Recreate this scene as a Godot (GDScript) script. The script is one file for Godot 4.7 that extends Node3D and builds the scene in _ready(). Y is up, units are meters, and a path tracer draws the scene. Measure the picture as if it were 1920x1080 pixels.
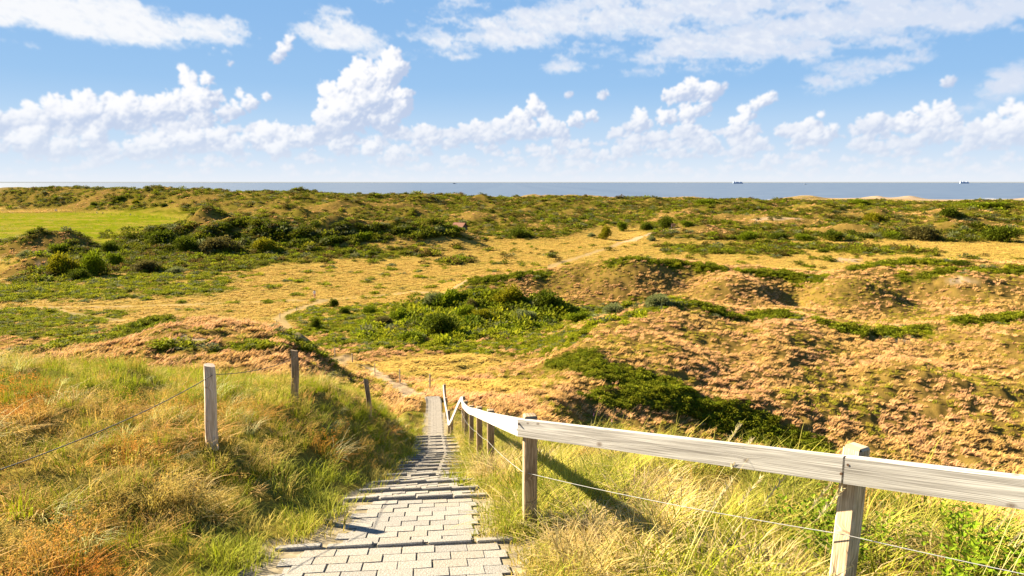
extends Node3D
# Dutch coastal dunes: a paved stair path with a weathered handrail runs down into a dune valley, sea on the horizon.
# Axes: the eye is at the origin, x to the right, -z ahead, y up, metres. The sea lies 26 m below the eye.

const FOCAL := 1280.0
const PITCH := 8.79
const EXPO := 6.0
const SEA := -26.0
var rng := RandomNumberGenerator.new()
var sun_to := Vector3(-0.83, 0.49, -0.53).normalized()

func _ready() -> void:
	rng.seed = 4711
	setup_camera()
	setup_sky()
	build_terrain()
	build_path()
	build_handrail()
	build_wire_fence()
	build_small_things()
	build_shrubs()
	build_grass()

func setup_camera() -> void:
	var cam := Camera3D.new()
	cam.name = "camera"
	cam.fov = rad_to_deg(2.0 * atan(540.0 / FOCAL))
	cam.rotation_degrees = Vector3(-PITCH, 0, 0)
	cam.near = 0.05
	cam.far = 60000.0
	add_child(cam)

func setup_sky() -> void:
	var we := WorldEnvironment.new()
	we.name = "world_environment"
	var e := Environment.new()
	e.background_mode = Environment.BG_SKY
	var sky := Sky.new()
	var pm := PanoramaSkyMaterial.new()
	pm.panorama = make_sky()
	sky.sky_material = pm
	e.sky = sky
	e.sky_rotation = Vector3(0, PI, 0)
	e.background_energy_multiplier = 1.0 / EXPO
	e.tonemap_mode = Environment.TONE_MAPPER_LINEAR
	e.tonemap_exposure = EXPO
	e.sdfgi_enabled = true
	e.ssao_enabled = true
	e.ssil_enabled = true
	we.environment = e
	add_child(we)
	var sun := DirectionalLight3D.new()
	sun.name = "sun"
	sun.light_color = Color(1.0, 0.93, 0.80)
	sun.light_energy = 1.6
	sun.light_angular_distance = 0.5
	sun.shadow_enabled = true
	sun.look_at_from_position(Vector3.ZERO, -sun_to, Vector3.UP)
	add_child(sun)

# the direction that a pixel of the 1920x1080 photograph looks in
func ray(px: float, py: float) -> Vector3:
	var p := deg_to_rad(PITCH)
	var a := (px - 960.0) / FOCAL
	var b := -(py - 540.0) / FOCAL
	return Vector3(a, b * cos(p) - sin(p), -b * sin(p) - cos(p))

# ---------------------------------------------------------------- sky: air and clouds
var lobes: Array[PackedFloat32Array] = []      # azimuth, elevation, radius, height, base (degrees)

func angles(px: float, py: float) -> Vector2:
	var r := ray(px, py)
	return Vector2(rad_to_deg(atan2(r.x, -r.z)), rad_to_deg(atan2(r.y, Vector2(r.x, r.z).length())))

func puff(az: float, el: float, r: float, base: float, depth: int, z0 := 0.0) -> void:
	lobes.append(PackedFloat32Array([az, el, r, z0, base]))
	if depth <= 0 or r < 0.06:
		return
	for i in 9:
		var t := rng.randf_range(-0.6, PI + 0.6)
		var q := rng.randf_range(0.45, 1.0)
		puff(az + cos(t) * q * r, el + sin(t) * q * r, r * rng.randf_range(0.24, 0.46), base, depth - 1, z0 + 0.75 * r * sqrt(maxf(0.0, 1.0 - q * q)))

func cumulus(at: Array, base_py: float) -> void:
	for l: Vector3 in at:
		var a := angles(l.x, l.y)
		puff(a.x, a.y, l.z * 0.0325, angles(l.x, base_py).y, 2)

func small_cumulus(az: float, base: float, w: float) -> void:
	var n := rng.randi_range(3, 6)
	for i in n:
		var t := (i + 0.5) / n * 2.0 - 1.0 + rng.randf_range(-0.2, 0.2)
		var r := w * rng.randf_range(0.16, 0.30) * (1.15 - 0.5 * t * t)
		puff(az + t * w * 0.5, base + r * rng.randf_range(0.35, 0.95), r, base, 1)

func make_sky() -> ImageTexture:
	# the large clouds that stand in view
	cumulus([Vector3(690, 175, 62), Vector3(650, 205, 50), Vector3(738, 130, 34), Vector3(735, 105, 22), Vector3(680, 135, 34), Vector3(625, 190, 36), Vector3(745, 195, 42), Vector3(620, 235, 40), Vector3(720, 222, 40), Vector3(610, 165, 18), Vector3(665, 235, 34), Vector3(765, 175, 18)], 248)
	cumulus([Vector3(370, 190, 36), Vector3(352, 150, 21), Vector3(345, 132, 13), Vector3(388, 148, 15), Vector3(330, 200, 34), Vector3(290, 210, 32), Vector3(240, 205, 34), Vector3(205, 190, 18), Vector3(160, 208, 36), Vector3(110, 210, 30), Vector3(100, 192, 18), Vector3(60, 220, 28), Vector3(20, 232, 26), Vector3(-30, 235, 40), Vector3(400, 185, 22), Vector3(380, 225, 26), Vector3(200, 222, 30)], 246)
	cumulus([Vector3(440, 205, 20), Vector3(470, 195, 18), Vector3(420, 215, 18), Vector3(500, 180, 10), Vector3(450, 175, 11)], 232)
	cumulus([Vector3(360, 262, 30), Vector3(300, 275, 32), Vector3(410, 258, 26), Vector3(255, 285, 26), Vector3(440, 275, 22), Vector3(180, 260, 28), Vector3(60, 265, 34), Vector3(120, 275, 26)], 300)
	cumulus([Vector3(500, 248, 26), Vector3(480, 262, 24), Vector3(540, 255, 26), Vector3(580, 262, 26), Vector3(520, 280, 28), Vector3(640, 270, 24), Vector3(700, 280, 22), Vector3(740, 290, 20)], 312)
	cumulus([Vector3(1005, 205, 26), Vector3(1000, 190, 16), Vector3(975, 225, 28), Vector3(940, 235, 24), Vector3(1025, 225, 18), Vector3(910, 240, 14), Vector3(1080, 228, 20), Vector3(1110, 220, 16)], 252)
	cumulus([Vector3(1290, 172, 30), Vector3(1330, 172, 26), Vector3(1255, 180, 20), Vector3(1300, 160, 20), Vector3(1350, 165, 16)], 196)
	cumulus([Vector3(1290, 215, 26), Vector3(1250, 220, 24), Vector3(1200, 232, 26), Vector3(1320, 205, 20), Vector3(1200, 210, 14), Vector3(1180, 238, 18)], 252)
	cumulus([Vector3(1400, 215, 22), Vector3(1385, 235, 24), Vector3(1420, 195, 16), Vector3(1440, 186, 18), Vector3(1370, 250, 16), Vector3(1465, 245, 15)], 262)
	cumulus([Vector3(1515, 235, 18), Vector3(1540, 215, 9), Vector3(1525, 255, 20), Vector3(1500, 262, 18), Vector3(1560, 245, 16)], 274)
	cumulus([Vector3(1730, 205, 16), Vector3(1770, 205, 20), Vector3(1745, 225, 22), Vector3(1700, 230, 22), Vector3(1780, 225, 20), Vector3(1630, 250, 16), Vector3(1660, 250, 14)], 262)
	cumulus([Vector3(1860, 230, 20), Vector3(1895, 205, 18), Vector3(1900, 245, 26), Vector3(1930, 215, 26), Vector3(1850, 250, 16)], 272)
	for c in [Vector4(1130, 178, 12, 190), Vector4(1065, 178, 10, 190), Vector4(1775, 155, 14, 170), Vector4(530, 92, 15, 125), Vector4(518, 110, 13, 128), Vector4(540, 75, 12, 125), Vector4(430, 118, 7, 126)]:
		cumulus([Vector3(c.x, c.y, c.z), Vector3(c.x + c.z * 0.7, c.y - c.z * 0.3, c.z * 0.7)], c.w)
	# the many small ones towards the horizon, all round
	for i in 2300:
		var el := 0.1 + 3.7 * pow(rng.randf(), 1.35)
		small_cumulus(rng.randf_range(-180, 180), el, rng.randf_range(0.5, 2.1) * (0.40 + 0.26 * el))
	for i in 60:
		var a := rng.randf_range(41, 319)
		var el := rng.randf_range(3.6, 6.0)
		for k in 4:
			small_cumulus(a + rng.randf_range(-3, 3), el, rng.randf_range(2.0, 5.0))
	for i in 150:
		var el := rng.randf_range(4.0, 22.0)
		var az := rng.randf_range(-180, 180)
		if absf(az) > 43.0:
			small_cumulus(az, el, rng.randf_range(1.0, 4.5))
	var whole := sky_patch(1024, 512, -180, -90)
	whole.resize(4096, 2048, Image.INTERPOLATE_CUBIC)
	var x0 := 1480
	var part := sky_patch(1136, 320, (x0 - 2048) * 360.0 / 4096.0, -2.0, 4096.0 / 360.0)
	# azimuth 0 is straight ahead; the image's centre column
	whole.blit_rect(part, Rect2i(0, 0, 1136, 320), Vector2i(x0, 1024 - int(round((320.0 / (4096.0 / 360.0) - 2.0) * 4096.0 / 360.0))))
	return ImageTexture.create_from_image(whole)

func sky_patch(w: int, h: int, az0: float, el0: float, ppd := 1024.0 / 360.0) -> Image:
	var n := w * h
	var hf := PackedFloat32Array(); hf.resize(n)
	var cov := PackedFloat32Array(); cov.resize(n)
	var wx := PackedFloat32Array(); wx.resize(n)
	var wy := PackedFloat32Array(); wy.resize(n)
	var rise := PackedFloat32Array(); rise.resize(n)
	var nz := FastNoiseLite.new()
	nz.seed = 5; nz.frequency = 1.0; nz.noise_type = FastNoiseLite.TYPE_SIMPLEX_SMOOTH
	nz.fractal_type = FastNoiseLite.FRACTAL_FBM; nz.fractal_octaves = 4; nz.fractal_gain = 0.55
	for j in h:
		var el := el0 + (j + 0.5) / ppd
		for i in w:
			var az := az0 + (i + 0.5) / ppd
			wx[j * w + i] = nz.get_noise_2d(az * 1.0, el * 1.2) + 0.16 * nz.get_noise_2d(az * 6.0, el * 7.0)
			wy[j * w + i] = nz.get_noise_2d(az * 1.0 + 57.0, el * 1.2 - 31.0) + 0.16 * nz.get_noise_2d(az * 6.0 + 9.0, el * 7.0 - 5.0)
	for l in lobes:
		var r := l[2]
		var reach := r * 1.25 + 0.06
		var i0 := maxi(0, int((l[0] - reach - az0) * ppd))
		var i1 := mini(w - 1, int((l[0] + reach - az0) * ppd) + 1)
		var j0 := maxi(0, int((l[1] - reach - el0) * ppd))
		var j1 := mini(h - 1, int((l[1] + reach - el0) * ppd) + 1)
		var warp := minf(0.75 * r, 0.5)
		for j in range(j0, j1 + 1):
			var el := el0 + (j + 0.5) / ppd
			for i in range(i0, i1 + 1):
				var k := j * w + i
				var dx := az0 + (i + 0.5) / ppd - l[0] + wx[k] * warp
				var dy := el - l[1] + wy[k] * warp
				var q := (dx * dx + dy * dy) / (r * r)
				if q < 1.0:
					var cut := clampf((el + wy[k] * 0.25 - l[4]) / 0.22 + 0.5, 0.0, 1.0)
					if cut > 0.0:
						var z := (l[3] + r * sqrt(1.0 - q))
						if z > hf[k]:
							hf[k] = z
							rise[k] = el - l[4]
						cov[k] = maxf(cov[k], cut * clampf((1.0 - q) * r * 4.2 + (1.0 - q) * 0.22, 0.0, 1.0))
	var veil := FastNoiseLite.new()
	veil.seed = 9; veil.noise_type = FastNoiseLite.TYPE_SIMPLEX_SMOOTH; veil.frequency = 1.0
	veil.fractal_type = FastNoiseLite.FRACTAL_FBM; veil.fractal_octaves = 5; veil.fractal_gain = 0.58
	var streaks: Array = []
	# soft elongated banks: px, py, half length, half height, tilt, strength
	for s in [[120, 22, 250, 34, 0.05, 1.15], [250, 42, 100, 18, 0.06, 0.9], [370, 46, 36, 12, 0.15, 0.9], [640, 66, 80, 28, 0.12, 1.0], [690, 82, 50, 24, 0.05, 0.8], [625, 18, 46, 9, 0.0, 0.55], [880, 104, 36, 12, -0.2, 0.6], [1000, 48, 190, 36, -0.16, 0.95], [1060, 118, 46, 20, -0.35, 0.65], [1180, 82, 70, 12, -0.3, 0.6],
			[1330, 18, 420, 42, -0.04, 0.9], [1400, 74, 190, 32, -0.1, 1.05], [1600, 40, 330, 46, -0.12, 0.95], [1850, 10, 200, 40, -0.1, 0.9], [1600, 135, 100, 24, -0.16, 0.72], [1680, 100, 60, 24, -0.5, 0.45], [1900, 150, 46, 36, -0.3, 0.8], [1850, 185, 40, 16, -0.5, 0.5], [20, 78, 34, 6, 0.1, 0.5], [860, 20, 140, 30, 0.1, 0.5], [800, 70, 80, 30, 0.0, 0.35]]:
		var a := angles(s[0], s[1])
		streaks.append(PackedFloat32Array([a.x, a.y, s[2] * 0.0435, s[3] * 0.0435, s[4], s[5]]))
	var im := Image.create(w, h, false, Image.FORMAT_RGBF)
	var top := Vector3(0.13, 0.36, 0.77)
	var mid := Vector3(0.33, 0.58, 0.89)
	var low := Vector3(0.72, 0.83, 0.95)
	for j in h:
		var el := el0 + (j + 0.5) / ppd
		var up := maxf(el, 0.0)
		for i in w:
			var k := j * w + i
			var az := az0 + (i + 0.5) / ppd
			# air: deeper away from the sun's side
			var side := clampf(0.5 + 0.5 * cos(deg_to_rad(az + 57.0)), 0.0, 1.0)
			var t := 1.0 - exp(-up / 9.0)
			var c := low.lerp(mid, clampf(t * 1.75, 0.0, 1.0)).lerp(top, clampf((t - 0.42) * 1.45, 0.0, 1.0))
			c = c.lerp(Vector3(0.62, 0.80, 0.96), 0.30 * side * exp(-up / 14.0))
			if up > 25.0:
				c = c.lerp(Vector3(0.09, 0.27, 0.62), clampf((up - 25.0) / 60.0, 0.0, 1.0))
			if el > -1.5:
				# high veils and banks of altocumulus
				var m := 0.0
				for s: PackedFloat32Array in streaks:
					var dx := az - s[0]
					var dy := el - s[1]
					if absf(dx) < s[2] * 2.0 and absf(dy) < s[3] * 2.0 + s[2]:
						var v := (dy + dx * s[4]) / s[3]
						var u := dx / s[2]
						m = maxf(m, s[5] * (1.0 - 0.5 * (u * u + v * v)))
				if absf(az) > 38.0 and el > 9.0:
					m = maxf(m, clampf((absf(az) - 38.0) * 0.1, 0.0, 1.0) * (0.15 + 0.9 * veil.get_noise_2d(az * 0.03 + 5.0, el * 0.06)) * clampf((el - 9.0) * 0.2, 0.0, 1.0))
				if m > 0.02:
					var f := veil.get_noise_2d(az * 0.22 + wx[k] * 0.25, (el + az * 0.1) * 0.62 + wy[k] * 0.2)
					var g := veil.get_noise_2d(az * 0.75 + 40.0, (el + az * 0.25) * 1.5)
					var al := smoothstep(0.30, 0.95, m + 0.6 * f + 0.17 * g)
					var tone := Vector3(0.98, 0.985, 1.0).lerp(Vector3(0.66, 0.74, 0.90), clampf(0.45 * al + 0.9 * (az / 60.0) + 0.7 * g - 0.05, 0.0, 0.8))
					c = c.lerp(tone, al * 0.95)
				if cov[k] > 0.0:
					var ir := mini(i + 1, w - 1)
					var il := maxi(i - 1, 0)
					var ju := mini(j + 1, h - 1)
					var jd := maxi(j - 1, 0)
					var gx := (hf[j * w + ir] - hf[j * w + il]) * ppd * 0.5
					var gy := (hf[ju * w + i] - hf[jd * w + i]) * ppd * 0.5
					var nn := Vector3(-gx, -gy, 0.9).normalized()
					var s := nn.dot(Vector3(-0.52, 0.62, 0.58))
					# a coarser slope tells the lit side of the whole cloud from its shaded side
					var b := int(0.55 * ppd) + 1
					var hx := hf[j * w + mini(i + b, w - 1)] - hf[j * w + maxi(i - b, 0)]
					var hy := hf[mini(j + b, h - 1) * w + i] - hf[maxi(j - b, 0) * w + i]
					s = 0.34 * s + 0.70 * Vector3(-hx * 0.62, -hy * 0.62, 0.9).normalized().dot(Vector3(-0.5, 0.66, 0.56))
					var lit := smoothstep(0.06, 0.80, s + 0.30 * wx[k]) * lerpf(0.42 + 0.3 * clampf(0.5 + wy[k], 0.0, 1.0), 1.0, smoothstep(0.0, 1.7, rise[k] + 0.6 * wx[k]))
					var cc := Vector3(0.50, 0.60, 0.81).lerp(Vector3(1.04, 1.03, 1.04), lit)
					var hz := exp(-up / 2.6)
					cc = cc.lerp(Vector3(0.86, 0.90, 0.97), clampf(hz * 0.75, 0.0, 0.9))
					c = c.lerp(cc, cov[k] * (1.0 - 0.35 * hz))
				c = c.lerp(Vector3(0.86, 0.89, 0.95), 0.9 * exp(-up / 1.5))
			else:
				c = Vector3(0.40, 0.36, 0.24)
			im.set_pixel(i, h - 1 - j, Color(c.x, c.y, c.z))
	return im

# ---------------------------------------------------------------- terrain: one polar sheet round the viewer
const FINE := 740                     # columns in the part that faces the view
const COARSE := 44                    # columns for the rest of the circle
const HALF := 1.0                    # radians either side of straight ahead that are fine
const ROWS := 560
const R0 := 0.7
const R1 := 1120.0
var ncol := FINE + COARSE + 1
var ang := PackedFloat32Array()
var rad := PackedFloat32Array()
var hgt := PackedFloat32Array()       # height of every grid point
var w_green := PackedFloat32Array()   # how much of each cover grows there
var w_dark := PackedFloat32Array()
var w_pink := PackedFloat32Array()
var w_sand := PackedFloat32Array()
var w_meadow := PackedFloat32Array()
var w_bare := PackedFloat32Array()    # 1 where nothing may be planted (paths)
var n_big := FastNoiseLite.new()
var n_mid := FastNoiseLite.new()
var n_fine := FastNoiseLite.new()
var n_ridge := FastNoiseLite.new()

func table(t: PackedVector2Array, x: float) -> float:
	if x <= t[0].x:
		return t[0].y
	for i in range(1, t.size()):
		if x <= t[i].x:
			var f := (x - t[i - 1].x) / (t[i].x - t[i - 1].x)
			return lerpf(t[i - 1].y, t[i].y, f)
	return t[t.size() - 1].y

# the stair path: how far ahead -> ground height, sideways position; the banks beside it
var path_y := PackedVector2Array([Vector2(-12, -1.2), Vector2(0, -1.52), Vector2(2, -1.86), Vector2(3, -2.05), Vector2(4.11, -2.30), Vector2(5.4, -2.61), Vector2(6.05, -2.83), Vector2(6.72, -3.07), Vector2(12.5, -5.15), Vector2(16, -6.15), Vector2(18.5, -7.45), Vector2(22, -8.36), Vector2(26, -8.95), Vector2(29, -9.35), Vector2(36, -11.2), Vector2(45, -13.8)])
var path_x := PackedVector2Array([Vector2(-12, 0.3), Vector2(0, -0.45), Vector2(4.11, -0.72), Vector2(5.4, -0.80), Vector2(6.6, -0.90), Vector2(7.5, -1.03), Vector2(8.5, -1.12), Vector2(12.5, -1.45), Vector2(17, -2.0), Vector2(22, -2.55), Vector2(28, -3.25), Vector2(32, -3.9), Vector2(45, -7.0)])
var path_half := PackedVector2Array([Vector2(3, 0.80), Vector2(4.16, 0.80), Vector2(4.25, 0.56), Vector2(5.5, 0.54), Vector2(6.0, 0.47), Vector2(7.5, 0.42), Vector2(30, 0.38)])
var left_rise := PackedVector2Array([Vector2(1, 0.03), Vector2(3, 0.12), Vector2(5.2, 0.40), Vector2(7.9, 1.0), Vector2(12, 1.25), Vector2(16, 1.05), Vector2(20, 0.8), Vector2(26, 0.2)])
var right_rise := PackedVector2Array([Vector2(1, 0.0), Vector2(4, 0.02), Vector2(5, 0.07), Vector2(7, 0.12), Vector2(9.5, 0.30), Vector2(13, 0.42), Vector2(18, 0.35), Vector2(24, 0.05)])
# where the near hill breaks off, by x / distance ahead
var crest_at := PackedVector2Array([Vector2(-1.6, 13), Vector2(-0.75, 12), Vector2(-0.516, 14), Vector2(-0.32, 13.2), Vector2(-0.25, 14), Vector2(-0.19, 16), Vector2(-0.135, 19), Vector2(-0.115, 40), Vector2(-0.06, 40), Vector2(-0.02, 13.5), Vector2(0.07, 9.8), Vector2(0.27, 7.0), Vector2(0.5, 5.3), Vector2(0.73, 4.6), Vector2(1.6, 4.6)])

func near_hill(x: float, d: float, r: float) -> float:
	var u := x - table(path_x, d)
	var y := table(path_y, d)
	var v := absf(u) - table(path_half, d)
	if v > 0.0:
		if u < 0.0:
			y += table(left_rise, d) * smoothstep(0.0, 1.4, v) + minf(0.09 * maxf(0.0, v - 1.2), 0.5) - 0.26 * maxf(0.0, v - 5.4)
		else:
			y += table(right_rise, d) * smoothstep(0.0, 2.2, v)
	var s := x / maxf(d, 0.05) if d > 0.3 else signf(x) * 1.6
	var over := r - table(crest_at, s) * (1.0 if d > 0.3 else 1.3)
	if over > 0.0:
		y -= 0.62 * (sqrt(over * over + 1.2) - 1.095) * smoothstep(1.0, 3.4, absf(u))
	if d > 28.0:
		y -= (d - 28.0) * 0.5
	if v < 0.12 and d < 31.0:
		y -= 0.024 * clampf((0.12 - v) / 0.1, 0.0, 1.0)
	if v > 0.05:
		y += (0.11 * n_mid.get_noise_2d(x * 10.0, d * 10.0) + 0.14 * n_mid.get_noise_2d(x * 3.2 + 40.0, d * 3.2)) * minf(1.0, v * 1.5)
	return y

# lines across the land from near to far: pixel column, then pixel row (or, if negative, the height itself), then metres ahead
var land: Array = [
	[Vector3(-600, -10, 20), Vector3(0, -9.5, 22), Vector3(500, -9.3, 24), Vector3(640, -10.5, 26), Vector3(720, -10.2, 26), Vector3(800, -9.4, 26), Vector3(880, -9.8, 26), Vector3(960, -11, 22), Vector3(1300, -12, 20), Vector3(1600, -12, 18), Vector3(1920, -12, 17), Vector3(2500, -12, 17)],
	[Vector3(-600, -12, 40), Vector3(-100, 676, 41), Vector3(0, 668, 42), Vector3(100, 655, 44), Vector3(200, 632, 46), Vector3(280, 600, 48), Vector3(340, 597, 48), Vector3(450, 606, 47), Vector3(520, 616, 46), Vector3(560, 636, 45), Vector3(600, 664, 44), Vector3(650, 698, 43), Vector3(700, 716, 44), Vector3(750, 724, 45), Vector3(800, 735, 42), Vector3(880, 752, 38), Vector3(960, 760, 37), Vector3(1040, 765, 38), Vector3(1100, 775, 44), Vector3(1300, 805, 46), Vector3(1550, 850, 44), Vector3(1920, 888, 42), Vector3(2500, 890, 40)],
	[Vector3(-600, -17, 62), Vector3(0, -17, 62), Vector3(200, -16.5, 64), Vector3(340, -15.5, 64), Vector3(520, -16, 62), Vector3(600, -16.4, 58), Vector3(700, -16.6, 57), Vector3(880, -16.7, 58), Vector3(1000, -16.6, 57), Vector3(1060, 690, 56), Vector3(1120, 690, 53), Vector3(1200, 712, 51), Vector3(1300, 735, 50), Vector3(1550, 770, 50), Vector3(1920, 800, 49), Vector3(2500, 800, 46)],
	[Vector3(-600, -19.5, 80), Vector3(250, -19.5, 80), Vector3(340, -18.8, 78), Vector3(560, -19.3, 80), Vector3(700, -19.4, 80), Vector3(960, -19.2, 80), Vector3(1030, 642, 75), Vector3(1080, 622, 73), Vector3(1180, 588, 79), Vector3(1270, 562, 85), Vector3(1340, 574, 86), Vector3(1400, 588, 85), Vector3(1480, 590, 82), Vector3(1600, 622, 78), Vector3(1700, 618, 80), Vector3(1920, 598, 80), Vector3(2500, 590, 80)],
	[Vector3(-600, -20.6, 102), Vector3(960, -20.6, 102), Vector3(1100, -20.3, 103), Vector3(1200, -19.8, 105), Vector3(1270, -19.3, 106), Vector3(1400, -19.6, 106), Vector3(1500, -18.7, 101), Vector3(1640, -19.6, 97), Vector3(1920, -18.6, 98), Vector3(2500, -18, 98)],
	[Vector3(-600, -21.5, 130), Vector3(820, -21.5, 130), Vector3(880, 526, 125), Vector3(1000, 512, 125), Vector3(1100, 497, 128), Vector3(1200, 482, 130), Vector3(1300, 492, 130), Vector3(1400, 502, 128), Vector3(1480, 511, 125), Vector3(1535, 523, 121), Vector3(1600, 503, 132), Vector3(1700, 487, 140), Vector3(1750, 488, 140), Vector3(1830, 492, 138), Vector3(1920, 497, 135), Vector3(2500, 490, 135)],
	[Vector3(-600, -21.9, 152), Vector3(850, -21.9, 152), Vector3(1200, -21.6, 160), Vector3(1700, -21.4, 166), Vector3(2500, -21.4, 166)],
	[Vector3(-600, -20, 175), Vector3(-60, 495, 175), Vector3(0, 494, 174), Vector3(60, 486, 172), Vector3(110, 491, 172), Vector3(160, -21.9, 176), Vector3(900, -22, 178), Vector3(2500, -22, 190)],
	[Vector3(-600, -22.1, 198), Vector3(2500, -22.1, 208)],
	[Vector3(-600, -19, 228), Vector3(0, 454, 228), Vector3(60, 441, 230), Vector3(90, 440, 230), Vector3(140, 445, 230), Vector3(190, 466, 232), Vector3(225, 456, 240), Vector3(255, 444, 248), Vector3(300, 432, 255), Vector3(345, 418, 260), Vector3(382, 402, 262), Vector3(440, 412, 262), Vector3(500, 409, 260), Vector3(570, 417, 258), Vector3(640, 404, 260), Vector3(690, 415, 260), Vector3(740, 411, 262), Vector3(800, 414, 262), Vector3(860, 431, 258), Vector3(910, -21.8, 255), Vector3(1000, -22.2, 250), Vector3(2500, -22.2, 250)],
	[Vector3(-600, -22.8, 292), Vector3(340, -22.8, 300), Vector3(400, -21.8, 300), Vector3(860, -21.8, 295), Vector3(1000, 434, 290), Vector3(1080, 440, 290), Vector3(1160, 452, 280), Vector3(1240, 436, 288), Vector3(1320, 424, 292), Vector3(1400, 436, 288), Vector3(1560, 440, 285), Vector3(1700, 432, 290), Vector3(1920, 436, 290), Vector3(2500, 430, 290)],
	[Vector3(-600, -23, 640), Vector3(0, -23, 600), Vector3(170, -23, 520), Vector3(340, -22.8, 450), Vector3(450, -22.8, 425), Vector3(560, -22.6, 405), Vector3(700, -21.5, 395), Vector3(780, 404, 388), Vector3(840, 396, 384), Vector3(900, 390, 382), Vector3(950, 396, 384), Vector3(1020, 404, 390), Vector3(1100, 408, 390), Vector3(1200, 410, 388), Vector3(1280, 402, 385), Vector3(1350, 407, 388), Vector3(1450, 399, 390), Vector3(1560, 396, 390), Vector3(1700, 400, 390), Vector3(1800, 392, 390), Vector3(1920, 396, 390), Vector3(2500, 392, 390)],
	[Vector3(-600, -21.5, 685), Vector3(0, -21.5, 635), Vector3(170, -21.2, 550), Vector3(340, -20.5, 475), Vector3(560, -19.5, 430), Vector3(840, -19, 432), Vector3(950, -20, 440), Vector3(1500, -20.4, 445), Vector3(2500, -20.4, 445)],
	[Vector3(-600, 350, 780), Vector3(0, 351.5, 705), Vector3(150, 353, 660), Vector3(240, 355, 620), Vector3(340, 357.5, 580), Vector3(450, 362.5, 560), Vector3(540, 360.5, 560), Vector3(640, 366, 570), Vector3(800, 367, 585), Vector3(960, 375, 600), Vector3(1100, 373, 600), Vector3(1180, 377, 610), Vector3(1270, 378, 620), Vector3(1400, 380, 630), Vector3(1500, 381, 640), Vector3(1620, 378, 640), Vector3(1700, 382, 640), Vector3(1850, 381, 640), Vector3(2500, 380, 640)],
	[Vector3(-600, -20, 840), Vector3(560, -20, 720), Vector3(2500, -21.5, 760)],
	[Vector3(-600, -21, 900), Vector3(450, 363, 880), Vector3(560, 361, 880), Vector3(640, 367, 890), Vector3(800, 368.5, 890), Vector3(960, 369, 890), Vector3(1060, 365.5, 890), Vector3(1180, 371, 900), Vector3(1300, 369.5, 900), Vector3(1345, 376.5, 900), Vector3(1425, 376.5, 900), Vector3(1500, 367.5, 900), Vector3(1560, 371.5, 900), Vector3(1680, 370.5, 900), Vector3(1760, 374, 900), Vector3(1920, 373, 900), Vector3(2500, 372, 900)],
	[Vector3(-600, -25.3, 960), Vector3(2500, -25.3, 960)],
	[Vector3(-600, -26.2, 1035), Vector3(2500, -26.2, 1035)],
	[Vector3(-600, -28, 1120), Vector3(2500, -28, 1120)],
]

func column_of(a: float) -> float:
	if absf(a) <= HALF:
		return (a + HALF) / (2.0 * HALF) * FINE
	var b := a - HALF if a > HALF else a + TAU - HALF
	return FINE + b / (TAU - 2.0 * HALF) * COARSE

func row_of(r: float) -> float:
	return log(maxf(r, R0) / R0) / log(R1 / R0) * (ROWS - 1)

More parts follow.
